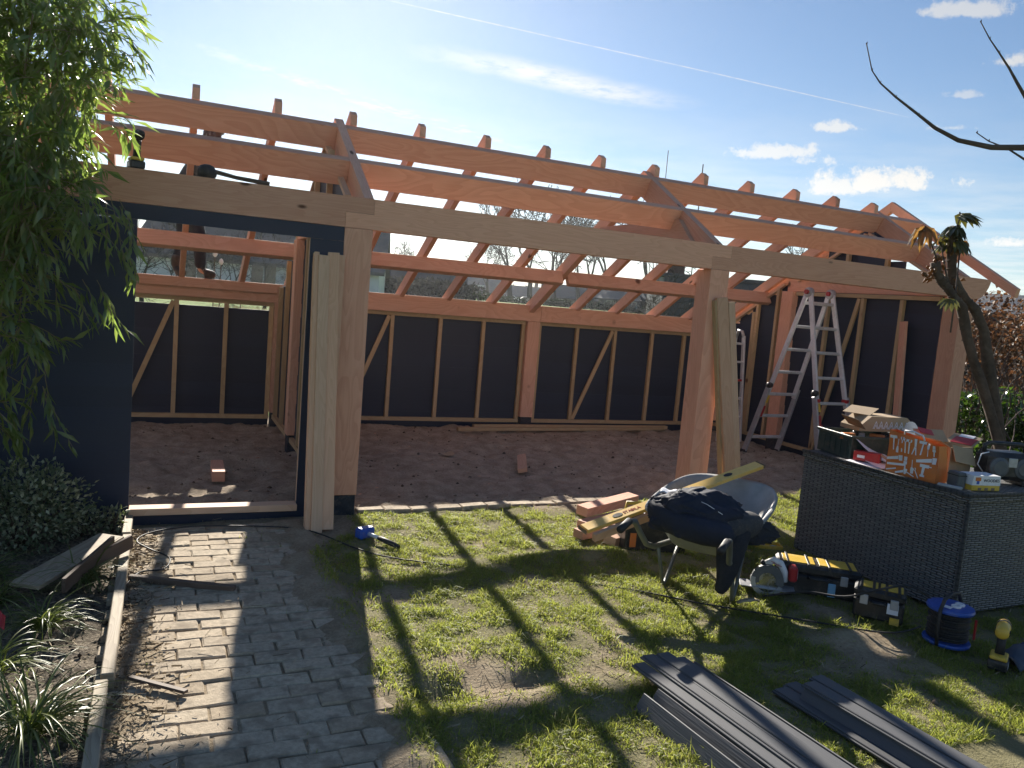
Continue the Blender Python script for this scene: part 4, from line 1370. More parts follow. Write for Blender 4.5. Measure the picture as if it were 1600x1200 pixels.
drill('cordless_drill', 'black and yellow cordless drill standing on the front beam above the door', (-1.535, .06, ZFT + .002), rad(12), 0, 'blackplastic')
drill('cordless_drill', 'yellow and black cordless drill standing in the grass at the right edge', (2.66, -3.13, 0.01), rad(120))
b = MB().grid(10, 8, lambda a, c: (.30 * (a - .5) * (1 - .3 * c), .18 * (c - .5), .10 * math.sin(math.pi * min(1, c * 1.1)) * math.sin(math.pi * (a * .8 + .1)) + .015 * math.sin(a * 17 + c * 5)))
solo(b, 'tool_pouch', plain('dusty_blue', (.06, .08, .12), .7), 'slumped blue grey tool pouch on the grass at the right edge', 'pouch', (2.87, -3.12, .01), smooth=True, solid=.01)
# mallet lying on the front beam
t = thing('rubber_mallet', 'dark rubber mallet with a long handle lying on the front beam', 'mallet', (-1.115, .06, ZFT + .002))
MB().lathe([(0, 0), (.05, 0), (.062, .02), (.062, .045), (.045, .078), (.02, .088), (0, .09)], 18).build('head', M['rubber'], t, smooth=True)
MB().tube([(.04, 0, .05), (.18, .005, .03), (.40, .01, .016)], [.015, .013, .016], 8).build('handle', M['darkwood'], t, smooth=True)

# things by the barrow's wheel
board_thing((2.42, -1.02, .05), (2.72, -1.10, .05), .08, .085, (0, 0, 1), 'plank', 'timber_offcut', 'short pale block lying on the grass behind the wheelbarrow tray', 'offcut')
t = thing('sealant_tube', 'blue and white sealant cartridge lying on the grass left of the wicker chest', 'cartridge', (2.69, -1.02, .075), math.atan2(-.13, .26))
MB().lathe([(0, 0), (.024, 0), (.024, .20), (.018, .206), (.008, .21), (.006, .27), (0, .272)], 16, (0, 0, 0), Matrix.Rotation(rad(90), 3, 'Y')).build('tube', M['blue'], t)
MB().lathe([(.0243, .10), (.0246, .10), (.0246, .17), (.0243, .17)], 16, (0, 0, 0), Matrix.Rotation(rad(90), 3, 'Y')).build('label', M['paper'], t)
MB().lathe([(.0243, .08), (.0246, .08), (.0246, .095), (.0243, .095)], 16, (0, 0, 0), Matrix.Rotation(rad(90), 3, 'Y')).build('label', M['red'], t)
t = thing('caulking_gun', 'red caulking gun leaning on the left side of the wicker chest', 'caulking gun', (2.96, -.95, 0.02), rad(35))
MB().tube([(-.10, 0, .03), (.06, 0, .13)], .006, 8).build('rod', M['steel'], t, smooth=True)
MB().tube([(-.02, 0, .08), (.08, 0, .145)], .022, 10).build('barrel', M['red'], t, smooth=True)
MB().tube([(-.02, 0, .08), (-.02, 0, .02), (.0, 0, 0)], .010, 8).build('handle', M['red'], t, smooth=True)
t = thing('tray_of_screws', 'open tray with yellow rim lying beside the sealant cartridge', 'tray', (2.72, -1.22, .01), rad(-25))
b = MB()
for q in ((0, .2, 0, .006), (0, .2, .114, .12), (0, .006, .006, .114), (.194, .2, .006, .114)):
    b.box(*q, 0, .03)
b.box(.006, .194, .006, .114, 0, .006)
b.build('tray', M['yellow'], t)
for k in range(10):
    x, y = rng.uniform(.03, .15), rng.uniform(.03, .09)
    MB().tube([(x, y, .012), (x + .03, y + rng.uniform(-.02, .02), .014)], .003, 6).build('screw', M['steel'], t)
b = MB().grid(6, 3, lambda a, c: (.16 * (a - .5), .04 * (c - .5) * (1 - abs(a - .5)), .012 + .014 * math.sin(a * 3.1) + .006 * math.sin(c * 7 + a * 9)))
solo(b, 'bark_piece', M['oldwood'], 'pale splinter of bark on the shaded grass below the circular saw', 'bark', (1.87, -2.13, .02), smooth=True, solid=.008)

# ------------------------------------------------------------------ wicker chest
mt, gg, o = new_mat('wicker')
uv = gg.n('ShaderNodeUVMap').outputs[0]
se = gg.n('ShaderNodeSeparateXYZ', {0: uv})
fx = gg.math('MULTIPLY', se.outputs[0], 1 / .075); fy = gg.math('MULTIPLY', se.outputs[1], 1 / .0145)
wob = gg.noise(uv, 9, 2)
fy = gg.math('ADD', fy, gg.math('MULTIPLY', wob, 1.8))
row = gg.math('FLOOR', fy)
sh = gg.math('MULTIPLY', gg.math('MODULO', row, 2.0), .5)
cxp = gg.math('FRACT', gg.math('ADD', fx, sh)); cyp = gg.math('FRACT', fy)
hx = gg.math('SINE', gg.math('MULTIPLY', cxp, math.pi)); hy = gg.math('SINE', gg.math('MULTIPLY', cyp, math.pi))
h = gg.math('MULTIPLY', gg.math('POWER', hx, .6), gg.math('POWER', hy, .5))
rc = gg.n('ShaderNodeTexWhiteNoise', {'Vector': gg.n('ShaderNodeCombineXYZ', {0: gg.math('FLOOR', gg.math('ADD', fx, sh)), 1: row, 2: 0.0}).outputs[0]}).outputs[0]
cc = gg.mix(rc, (0.18, 0.182, 0.185), (0.25, 0.248, 0.24))
cc = gg.mix(gg.smooth(h, .45, .15), cc, (0.02, 0.02, 0.022))
bsdf(gg, o, cc, 0.42, 0, h, 1.0, 0.02, 0.5)
M['wicker'] = mt
CH = thing('wicker_chest', 'large grey wicker garden chest used as a table for tools', 'chest', (3.07, -2.56, 0), rad(1))
L, W_, H = .98, 1.30, .76


def wick(b, p, ux, uy, lx, ly):
    """one woven face with its uv in metres"""
    p, ux, uy = Vector(p), Vector(ux), Vector(uy)
    n = 14
    for i in range(n):
        for j in range(n):
            q = [(i, j), (i + 1, j), (i + 1, j + 1), (i, j + 1)]
            b.face([p + ux * (a / n * lx) + uy * (c / n * ly) for a, c in q], [(a / n * lx, c / n * ly) for a, c in q])


b = MB(); wick(b, (0, W_, .02), (0, -1, 0), (0, 0, 1), W_, H - .05); b.build('side_panel', M['wicker'], CH)
b = MB(); wick(b, (0, 0, .02), (1, 0, 0), (0, 0, 1), L, H - .05); b.build('side_panel', M['wicker'], CH)
b = MB(); wick(b, (L, 0, .02), (0, 1, 0), (0, 0, 1), W_, H - .05); b.build('side_panel', M['wicker'], CH)
b = MB(); wick(b, (L, W_, .02), (-1, 0, 0), (0, 0, 1), L, H - .05); b.build('side_panel', M['wicker'], CH)
b = MB()
wick(b, (-.012, -.012, H), (1, 0, 0), (0, 1, 0), L + .024, W_ + .024)
for p, ux, ln in (((-.012, W_ + .012, H - .045), (0, -1, 0), W_ + .024), ((-.012, -.012, H - .045), (1, 0, 0), L + .024), ((L + .012, -.012, H - .045), (0, 1, 0), W_ + .024), ((L + .012, W_ + .012, H - .045), (-1, 0, 0), L + .024)):
    wick(b, p, ux, (0, 0, 1), ln, .045)
b.build('lid', M['wicker'], CH)
MB().tube([(-.012, W_ + .012, H), (-.012, -.012, H), (L + .012, -.012, H)], .012, 8).build('lid_edge', M['wicker'], CH, smooth=True)
MB().tube([(-.004, -.004, .02), (-.004, -.004, H - .05)], .012, 8).build('corner_post', M['wicker'], CH, smooth=True)
for x, y in ((.03, .03), (L - .03, .03), (.03, W_ - .03), (L - .03, W_ - .03)):
    MB().box(x - .02, x + .02, y - .02, y + .02, 0, .02).build('foot', M['rubber'], CH)
ZT = H + .003

# ------------------------------------------------------------------ on the chest
t = thing('storage_crate', 'dark green plastic crate full of odds and ends at the far end of the chest', 'crate', (3.43, -1.46, ZT), rad(-12))
m_ = plain('crategreen', (.018, .04, .038), .4)
b = MB()
for q in ((-.27, .27, -.20, -.188), (-.27, .27, .188, .20), (-.27, -.258, -.188, .188), (.258, .27, -.188, .188)):
    b.box(*q, 0, .17)
b.box(-.258, .258, -.188, .188, 0, .012)
b.build('body', m_, t, bevel=.004)
MB().box(-.28, .28, -.21, -.19, .15, .172).build('rim', m_, t, bevel=.003)
MB().box(-.28, -.262, -.19, .21, .15, .172).build('rim', m_, t, bevel=.003)
for k in range(5):
    MB().box(-.2745, -.2705, -.15 + .065 * k, -.11 + .065 * k, .03, .13).build('rib', m_, t)
for k in range(6):
    x = -.22 + .08 * k
    MB().hexa((x, -.08 + .05 * (k % 3), .15), .10, .05, .05, Matrix.Rotation(k * .7, 3, 'Z')).build('tool', M[('orange', 'rubber', 'alu_dark')[k % 3]], t, bevel=.006)
t = thing('cardboard_tray', 'brown cardboard box with a printed zigzag pattern lying open on the crate', 'cardboard box', (3.50, -1.45, ZT + .195), rad(-8))
cx_ = M['carddark']
MB().prism([(-.22, 0), (.22, 0), (.22, .09), (.19, .11), (-.12, .11), (-.22, .03)], 'y', -.10, .10).build('box', M['card'], t, bevel=.003)
MB().beam((-.22, -.08, .03), (-.31, -.10, .10), .16, .004, (.6, 0, .8)).build('flap', cx_, t)
MB().beam((-.16, .02, .112), (-.02, .10, .155), .20, .004, (0, 0, 1)).build('flap', M['card'], t)
zz = MB()
for k in range(7):
    x = -.10 + k * .045
    for (a, c) in (((x, .02), (x + .022, .075)), ((x + .022, .075), (x + .045, .02)), ((x + .01, .02), (x + .022, .05)), ((x + .022, .05), (x + .036, .02))):
        zz.beam((a[0], -.102, a[1]), (c[0], -.102, c[1]), .002, .004, (0, 0, 1))
zz.build('printed_pattern', M['paper'], t)
# sheets of paper and a red carton
for k, (x, y, a, tl) in enumerate(((3.16, -1.75, .2, .0), (3.22, -1.80, -.3, .02), (3.30, -1.70, .5, .10))):
    b = MB().grid(5, 5, lambda a_, c_: (.21 * (a_ - .5), .29 * (c_ - .5), .004 * math.sin(a_ * 4 + k) + tl * c_ * c_ * 1.4 + .03 * max(0, a_ - .7)))
    solo(b, 'paper_sheet', M['paper'], ('white sheet of paper hanging flat at the front edge of the chest', 'white sheet of paper under the red carton', 'white sheet of paper propped up behind the red carton')[k], 'paper', (x, y, ZT + .004 + .004 * k), 'papers on the wicker chest', (0, 0, a), smooth=True)
t = thing('red_carton', 'small red carton lying on the papers on the chest', 'carton', (3.17, -1.71, ZT + .016), rad(-62))
MB().box(-.085, .085, -.035, .035, 0, .065).build('box', M['red'], t, bevel=.003)
MB().box(-.06, -.01, -.0365, -.0355, .02, .04).build('printed_mark', M['white'], t)
MB().beam((.085, 0, .06), (.125, .01, .035), .06, .003, (.5, 0, .8)).build('flap', M['card'], t)

# orange carrier bag printed with white tools; printed side faces the camera
BG = thing('carrier_bag', 'orange carrier bag printed with white tool silhouettes standing on the chest', 'bag', (3.09, -2.12, ZT), rad(-83))
bw, bh = .345, .285                                   # local x along the printed side (to the right), y to the back
mt_bag = plain('bag_orange', (.66, .19, .045), .35, var=.08, scale=12, bstr=.2)


def bagp(u, v, dpt=0.0):
    x = (u - .5) * bw
    z = v * (bh - .045 * u)
    y = .012 * math.sin(u * 7 + v * 3) * v + .008 * math.sin(u * 15 - v * 9) * v + dpt
    return (x, y, z)


MB().grid(20, 14, lambda a, c: bagp(a, c)).build('front_panel', mt_bag, BG, smooth=True)
MB().grid(20, 14, lambda a, c: bagp(1 - a, c, .13 - .05 * c)).build('back_panel', mt_bag, BG, smooth=True)
for s in (0, 1):
    MB().grid(3, 10, lambda a, c: (bagp(s, c)[0], a * (.13 - .05 * c) + .012 * math.sin(s * 7 + c * 3) * c, bagp(s, c)[2])).build('gusset', mt_bag, BG, smooth=True)
MB().grid(3, 3, lambda a, c: ((a - .5) * bw, c * .13, .002)).build('bottom', mt_bag, BG)
MB().tube([(-.07, .004, bh - .02), (-.06, -.01, bh + .012), (0, -.012, bh + .016), (.06, -.008, bh + .002), (.07, .002, bh - .03)], .006, 6).build('strap', M['paper'], BG, smooth=True)
pr = MB()


def tool_shape(poly, cx, cz, s, a):
    ca, sa = math.cos(a), math.sin(a)
    pts = []
    for x, z in poly:
        X = cx + (x * ca - z * sa) * s; Z = cz + (x * sa + z * ca) * s
        u = min(max(X / bw + .5, .01), .99); v = min(max(Z / (bh - .045 * u), .01), .985)
        p = bagp(u, v)
        pts.append((p[0], p[1] - .0035, p[2]))
    pr.face(pts)


rect = lambda x0, x1, z0, z1: [(x0, z0), (x1, z0), (x1, z1), (x0, z1)]
HAM = [rect(-.1, .1, -1, .6), rect(-.55, .5, .6, 1)]
SPA = [rect(-.09, .09, -1, .6), [(-.25, .6), (-.1, .55), (-.1, 1), (-.3, .9)], [(.25, .6), (.1, .55), (.1, 1), (.3, .9)]]
SCR = [rect(-.06, .06, -.1, 1), [(-.2, -1), (.2, -1), (.24, -.5), (.16, -.1), (-.16, -.1), (-.24, -.5)]]
SAW = [[(-1, -.25), (.5, -.1), (.5, .3), (-1, .05)], [(.55, -.25), (1, -.25), (1.05, .4), (.55, .4)]]
DRL = [rect(-.7, .6, .35, .8), rect(.6, 1, .5, .65), [(-.35, .35), (.05, .35), (-.05, -.7), (-.4, -.7)], rect(-.55, .15, -1, -.7)]
BRU = [rect(-.12, .12, -1, -.1), rect(-.3, .3, -.1, .35), rect(-.26, .26, .4, 1)]
PLI = [[(-.1, 0), (.1, 0), (.14, 1), (-.14, 1)], [(-.1, 0), (-.35, -1), (-.2, -1), (.02, -.1)], [(.1, 0), (.35, -1), (.2, -1), (-.02, -.1)]]
LVL = [rect(-1, 1, -.12, .12)]
for shp, cx, cz, s, a in ((HAM, -.135, .205, .048, .05), (SCR, -.10, .19, .045, .0), (SPA, -.07, .205, .05, .05), (SPA, -.045, .20, .048, .0), (SPA, -.02, .20, .048, -.05), (PLI, .015, .205, .052, .0),
                          (HAM, .058, .205, .045, .0), (SCR, .10, .20, .042, math.pi), (SAW, .10, .13, .062, .08), (SAW, -.115, .105, .055, .1), (LVL, -.10, .068, .062, .12), (BRU, -.035, .085, .045, .03),
                          (DRL, .095, .07, .045, .0), (BRU, .14, .20, .035, .0), (SCR, .015, .075, .045, .02), (SPA, .045, .04, .035, .5), (LVL, -.13, .03, .035, .3), (HAM, .0, .025, .035, 1.2), (SAW, -.06, .025, .04, .2)):
    for poly in shp:
        tool_shape(poly, cx, cz, s, a)
pr.build('printed_tools', M['paper'], BG)
# open cardboard box with red printed flap
t = thing('cardboard_box', 'open cardboard box with a red and white printed flap standing beside the orange bag', 'cardboard box', (3.44, -2.10, ZT), rad(4))
b = MB()
w, dd, hh = .235, .20, .215
for q in ((-w / 2, w / 2, -dd / 2, -dd / 2 + .004), (-w / 2, w / 2, dd / 2 - .004, dd / 2), (-w / 2, -w / 2 + .004, -dd / 2 + .004, dd / 2 - .004), (w / 2 - .004, w / 2, -dd / 2 + .004, dd / 2 - .004)):
    b.box(*q, 0, hh)
b.box(-w / 2 + .004, w / 2 - .004, -dd / 2 + .004, dd / 2 - .004, 0, .004)
b.build('body', M['card'], t)
f1 = MB(); f1.beam((w / 2, 0, hh), (w / 2 + .10, 0, hh + .055), .20, .004, (0, 0, 1)); f1 = f1.build('flap', M['card'], t)
f2 = MB(); f2.beam((0, dd / 2, hh), (.02, dd / 2 + .07, hh + .07), .235, .004, (0, 0, 1)); f2 = f2.build('flap', M['card'], t)
MB().beam((.01, dd / 2 + .030, hh + .038), (.02, dd / 2 + .062, hh + .07), .20, .003, (0, -.7, .7)).build('red_print', M['red'], f2)
MB().beam((.0, -dd / 2, hh), (-.02, -dd / 2 - .05, hh - .10), .21, .004, (0, -1, .3)).build('flap', M['card'], t)
MB().beam((-w / 2, 0, hh), (-w / 2 - .11, .0, hh + .045), .19, .004, (0, 0, 1)).build('flap', M['card'], t)
MB().beam((w / 2 + .002, -.01, hh + .007), (w / 2 + .066, -.01, hh + .042), .15, .003, (-.5, 0, .86)).build('red_print', M['red'], f1)
MB().beam((w / 2 + .068, .0, hh + .043), (w / 2 + .097, .0, hh + .059), .10, .003, (-.5, 0, .86)).build('white_print', M['paper'], f1)
# grey plastic sheet behind the bag
mt, gg, o = new_mat('clear_plastic')
bsdf(gg, o, (.20, .23, .27), .22, 0, gg.noise(gg.n('ShaderNodeTexCoord').outputs['Object'], 24, 4), .5, .01, .6, .35)
M['clearplastic'] = mt
b = MB().grid(12, 10, lambda a, c: (.30 * (a - .5) + .02 * math.sin(c * 8), .10 * (c - .5) + .03 * math.sin(a * 9 + c * 4), .20 * c * (1 - .55 * a) + .015 * math.sin(a * 13) * c))
solo(b, 'plastic_sheet', M['clearplastic'], 'crumpled grey see through plastic behind the orange bag', 'plastic sheet', (3.62, -1.80, ZT + .10), rot=(0, 0, rad(-30)), smooth=True)
t = thing('parts_case', 'flat grey parts case lying under the crumpled plastic on the chest', 'case', (3.62, -1.80, ZT), rad(-6))
MB().box(-.16, .16, -.11, .11, 0, .05).build('body', M['greyplastic'], t, bevel=.008)
MB().box(-.16, .16, -.11, .11, .052, .095).build('lid', M['greyplastic'], t, bevel=.01)
MB().box(-.03, .03, -.122, -.111, .035, .065).build('latch', M['alu_dark'], t, bevel=.002)
# box of screws
t = thing('screw_box', 'white and yellow box of screws at the front corner of the chest', 'box', (3.32, -2.43, ZT), rad(-10))
MB().box(-.105, .105, -.06, .06, 0, .034).build('base', M['yellow'], t, bevel=.003)
MB().prism([(-.106, .035), (.106, .035), (.100, .095), (-.100, .095)], 'y', -.060, .060).build('sleeve', M['white'], t, bevel=.002)
lettering('WOODIES', .026, M['rubber'], t, (.035, -.0612, .065), (rad(90), 0, 0))
MB().box(-.085, -.045, -.0615, -.0605, .062, .085).build('printed_mark', M['orange'], t)
MB().box(-.075, -.055, -.0615, -.0605, .042, .062).build('printed_mark', M['blue'], t)
for k in range(3):
    MB().box(-.06 + .05 * k, -.035 + .05 * k, -.0615, -.0602, .004, .02).build('window', M['carddark'], t)
t = thing('grey_case', 'narrow grey plastic case standing left of the box of screws', 'case', (3.185, -2.38, ZT), rad(-10))
MB().box(-.03, .03, -.045, .045, 0, .10).build('body', M['greyplastic'], t, bevel=.006)
MB().box(-.031, .031, -.046, .046, .078, .083).build('seam', M['rubber'], t)
t = thing('utility_knife', 'grey utility knife lying at the front edge of the chest', 'knife', (3.105, -2.40, ZT + .012), rad(-70))
MB().beam((-.07, 0, 0), (.07, 0, 0), .024, .02).build('handle', M['alu_dark'], t, bevel=.005)
MB().beam((.068, 0, 0), (.115, .003, 0), .016, .002).build('blade', M['steel'], t)
# jobsite radio at the right end
t = thing('site_radio', 'black jobsite radio with a carrying handle at the right end of the chest', 'radio', (3.72, -2.30, ZT), rad(-20))
MB().box(-.15, .15, -.09, .09, .03, .21).build('body', M['blackplastic'], t, bevel=.03)
for x in (-.085, .085):
    MB().lathe([(.0, -.012), (.045, -.012), (.052, -.006), (.066, 0), (.066, .012)], 20, (x, -.094, .115), Matrix.Rotation(rad(-90), 3, 'X')).build('speaker', M['greyplastic'], t)
MB().box(-.03, .03, -.098, -.09, .12, .18).build('display', M['alu_dark'], t, bevel=.003)
MB().tube([(-.14, 0, .20), (-.14, 0, .245), (-.11, 0, .26), (.11, 0, .26), (.14, 0, .245), (.14, 0, .20)], .014, 8).build('handle', M['blackplastic'], t, smooth=True)
for x in (-.11, .11):
    MB().box(x - .03, x + .03, -.10, .09, 0, .03).build('foot', M['rubber'], t, bevel=.006)
MB().tube([(-.15, -.03, .07), (-.20, -.04, .12), (-.19, -.05, .19), (-.14, -.05, .205)], .004, 6).build('aerial_lead', M['paper'], t, smooth=True)
# ------------------------------------------------------------------ foliage helpers
def leaf_sheet(name, mat, P, Dr, Up, Ln, Wd, fold=0.25, droop=0.25):
    """many pointed leaves in one mesh; each has two folded halves and a bent tip"""
    P = np.asarray(P, float); Dr = np.asarray(Dr, float); Up = np.asarray(Up, float)
    Ln = np.asarray(Ln, float)[:, None]; Wd = np.asarray(Wd, float)[:, None]
    Dr = Dr / np.linalg.norm(Dr, axis=1, keepdims=True)
    S = np.cross(Dr, Up); S /= np.maximum(np.linalg.norm(S, axis=1, keepdims=True), 1e-6)
    N_ = np.cross(S, Dr)
    n = len(P)
    v = np.zeros((n, 6, 3))
    mid = P + Dr * Ln * .42 - N_ * Ln * droop * .12
    v[:, 0] = P
    v[:, 1] = mid - S * Wd / 2 + N_ * Wd * fold
    v[:, 2] = mid
    v[:, 3] = mid + S * Wd / 2 + N_ * Wd * fold
    v[:, 4] = P + Dr * Ln * .75 - N_ * Ln * droop * .42
    v[:, 5] = P + Dr * Ln - N_ * Ln * droop
    tri = np.array([[0, 2, 1], [0, 3, 2], [1, 2, 4], [2, 3, 4], [1, 4, 5], [3, 5, 4]])
    lo = (tri[None] + np.arange(n)[:, None, None] * 6).reshape(-1)
    return np_mesh(name, v.reshape(-1, 3), lo, np.full(n * 6, 3), [mat], [('rnd', np.repeat(nr.random(n), 6))])


def leaf_mat(name, pts, rough, trans, tcol, spec=0.5):
    mt, gg, o = new_mat(name)
    rn = gg.n('ShaderNodeAttribute', attribute_name='rnd').outputs['Fac']
    c = gg.ramp(rn, pts)
    bsdf(gg, o, c, rough, 0, spec=spec, trans=trans, transcol=gg.mix(0.6, c, tcol))
    return mt


M['bamboo'] = leaf_mat('bamboo_leaf', [(0, (0.06, 0.105, 0.032)), (.5, (0.115, 0.165, 0.05)), (.85, (0.19, 0.23, 0.08)), (1, (0.20, 0.18, 0.07))], .25, .50, (0.42, 0.60, 0.09), 1.0)
M['shrub'] = leaf_mat('shrub_leaf', [(0, (0.07, 0.10, 0.05)), (.5, (0.13, 0.16, 0.085)), (1, (0.48, 0.48, 0.33))], .5, .25, (0.25, 0.32, 0.08))
M['sedge'] = leaf_mat('sedge_leaf', [(0, (0.05, 0.085, 0.02)), (.5, (0.10, 0.14, 0.035)), (.75, (0.30, 0.32, 0.13)), (1, (0.48, 0.46, 0.26))], .38, .40, (0.30, 0.38, 0.05))
M['ivy'] = leaf_mat('ivy_leaf', [(0, (0.018, 0.035, 0.012)), (.7, (0.035, 0.065, 0.016)), (1, (0.09, 0.15, 0.025))], .22, .28, (0.16, 0.32, 0.02), .8)
M['beech'] = leaf_mat('beech_leaf', [(0, (0.06, 0.035, 0.024)), (.6, (0.105, 0.062, 0.04)), (1, (0.22, 0.14, 0.085))], .65, .25, (0.35, 0.14, 0.05))
M['bark'] = plain('bark', (.075, .05, .034), .9, var=.45, scale=26, bstr=.7)
M['twig'] = plain('twig', (.085, .062, .052), .9, var=.3, scale=8)
M['twigfar'] = plain('twig_far', (.045, .038, .034), .95, var=.3, scale=1)
M['cane'] = plain('cane', (.20, .15, .05), .4, var=.25, scale=20)

# ------------------------------------------------------------------ bamboo at the left
BA = thing('bamboo', 'big drooping bamboo with dark glossy leaves at the left edge of the garden', 'bamboo', (-2.35, -.55, 0))
bo = Vector(BA.location)
blobs = [((-2.12, -.33, 3.05), (.48, .26, .34), 120), ((-2.20, -.36, 2.62), (.45, .26, .30), 130), ((-2.16, -.50, 2.25), (.38, .26, .28), 100), ((-1.98, -.70, 1.98), (.24, .2, .22), 50),
         ((-2.12, -.62, 1.66), (.24, .22, .26), 46), ((-2.16, -.72, 1.32), (.20, .2, .24), 24), ((-2.26, -.70, .95), (.16, .18, .24), 18), ((-1.88, -.5, 3.0), (.14, .2, .3), 30), ((-1.86, -.56, 2.62), (.10, .2, .22), 24)]
LP, LD, LL, LW = [], [], [], []
tw = MB()
stems = MB()
r_ = random.Random(5)


def sprig(p, d, ln, n, droop=1.0):
    p = Vector(p); d = Vector(d).normalized()
    pts = [p.copy()]
    for k in range(n):
        d = (d + Vector((r_.uniform(-.12, .12), r_.uniform(-.12, .12), -.09 * droop))).normalized()
        p = p + d * (ln / n)
        pts.append(p.copy())
        for s in range(r_.choice((1, 1, 2))):
            ld = (d * .8 + Vector((r_.uniform(-.6, .6), r_.uniform(-.6, .6), r_.uniform(-.8, .3)))).normalized()
            if p.y > -.06 and p.z < 2.3:
                continue
            LP.append(tuple(p)); LD.append(tuple(ld)); L_ = r_.uniform(.055, .155)
            LL.append(L_); LW.append(L_ * r_.uniform(.14, .22))
    tw.tube([q - bo for q in pts], [.0022] * (len(pts) - 1) + [.0008], 4, cap=False)


for c, rr, n in blobs:
    for k in range(int(n * 1.35)):
        while True:
            q = Vector((r_.uniform(-1, 1), r_.uniform(-1, 1), r_.uniform(-1, 1)))
            if q.length < 1: break
        p = Vector((c[0] + q.x * rr[0], min(c[1] + q.y * rr[1], -.08 if c[2] < 2.2 else .25), c[2] + q.z * rr[2]))
        sprig(p, (r_.uniform(-.5, .65), r_.uniform(-.7, .2), r_.uniform(-.5, .5)), r_.uniform(.16, .36), r_.randint(7, 12))
for a, b in (((-1.75, -.34, 3.04), (-1.47, -.58, 3.11)), ((-1.70, -.38, 2.92), (-1.46, -.62, 2.84)), ((-1.71, -.39, 2.79), (-1.51, -.59, 2.84)), ((-1.66, -.56, 2.49), (-1.50, -.76, 2.40)), ((-1.65, -.61, 2.10), (-1.53, -.83, 1.70)),
             ((-1.59, -.67, 1.82), (-1.45, -.88, 1.60)), ((-1.66, -.66, 1.60), (-1.52, -.83, 1.30)), ((-1.94, -.6, 1.01), (-1.83, -.76, .64)), ((-1.97, -.58, 1.08), (-1.96, -.63, .72)), ((-1.79, -.6, 1.59), (-1.66, -.7, 1.34)), ((-1.72, -.36, 3.12), (-1.52, -.5, 3.16)),
             ((-1.60, -.6, 2.05), (-1.48, -.85, 1.78))):
    a, b = Vector(a), Vector(b)
    for k in range(2):
        sprig(a + Vector((r_.uniform(-.03, .03), r_.uniform(-.05, .05), r_.uniform(-.03, .03))), b - a, (b - a).length * r_.uniform(.7, .95), 9, .25)
me = leaf_sheet('foliage', M['bamboo'], np.array(LP) - np.array(bo), LD, nr.normal(0, .4, (len(LP), 3)) + np.array([0, 0, 1]), LL, LW, .18, .22)
fo = bpy.data.objects.new('foliage', me); col.objects.link(fo); fo.parent = BA; fo['kind'] = 'stuff'
tw.build('twigs', M['cane'], BA)
for k, (x0, y0, x1, y1, z1) in enumerate(((-2.22, -.42, -2.0, -.55, 3.3), (-2.5, -.4, -2.2, -.45, 3.4), (-2.35, -.6, -1.85, -.65, 2.6), (-2.65, -.7, -2.5, -.6, 3.3), (-2.3, -.75, -2.0, -.8, 2.2), (-2.45, -.25, -1.9, -.3, 3.1))):
    pts = [(x0 + (x1 - x0) * s ** 2 - bo.x, y0 + (y1 - y0) * s ** 2 - bo.y, z1 * s) for s in (0, .2, .4, .6, .8, 1)]
    MB().tube(pts, [.013, .012, .011, .009, .006, .003], 8).build('culm', M['cane'], BA, smooth=True)
board_thing((-2.20, -.50, 0), (-2.34, -.42, .80), .022, .022, (0, 1, 0), 'cane', 'cane', 'yellowish cane leaning in the shrub at the left edge', 'cane')


# ------------------------------------------------------------------ variegated shrub and small plants in the bed
def shrub(name, label, cat, loc, rr, n, mat, size, seed):
    t = thing(name, label, cat, loc)
    rg = np.random.default_rng(seed)
    q = rg.normal(0, 1, (n, 3)); q /= np.linalg.norm(q, axis=1, keepdims=True)
    rad_ = rg.random(n) ** .45
    lump = 0.75 + .5 * fbm(q[:, 0] * 1.0 + seed, q[:, 1] + q[:, 2], 2.2, seed, 2)
    P = q * (rad_ * lump)[:, None] * np.array(rr) + np.array([0, 0, rr[2] * .95])
    P[:, 2] = np.maximum(P[:, 2], .02)
    Dd = q * .7 + rg.normal(0, .55, (n, 3)) + np.array([0, 0, .25])
    me = leaf_sheet('foliage', M[mat], P, Dd, rg.normal(0, .5, (n, 3)) + np.array([0, 0, 1]), size * rg.uniform(.7, 1.3, n), size * rg.uniform(.45, .65, n), .15, .1)
    f = bpy.data.objects.new('foliage', me); col.objects.link(f); f.parent = t; f['kind'] = 'stuff'
    rr_ = random.Random(seed)
    b = MB()
    for k in range(14):
        e = Vector((rr_.uniform(-.7, .7) * rr[0], rr_.uniform(-.7, .7) * rr[1], rr[2] * rr_.uniform(.9, 1.6)))
        b.tube([(e.x * .1, e.y * .1, 0), e * .5, e], [.006, .004, .002], 5)
    b.build('stems', M['bark'], t)
    return t


shrub('variegated_shrub', 'rounded shrub with small cream edged leaves below the bamboo', 'shrub', (-2.05, -.42, 0), (.36, .26, .27), 3200, 'shrub', .034, 3)
shrub('variegated_shrub', 'low dark spreading part of shrub against the black wall left of the door', 'shrub', (-1.78, -.20, 0), (.22, .14, .10), 700, 'shrub', .026, 4)
shrub('small_plant', 'small sunlit ivy sprig in the corner between black wall and bed edging', 'plant', (-1.60, -.20, .01), (.085, .07, .09), 130, 'shrub', .034, 6)


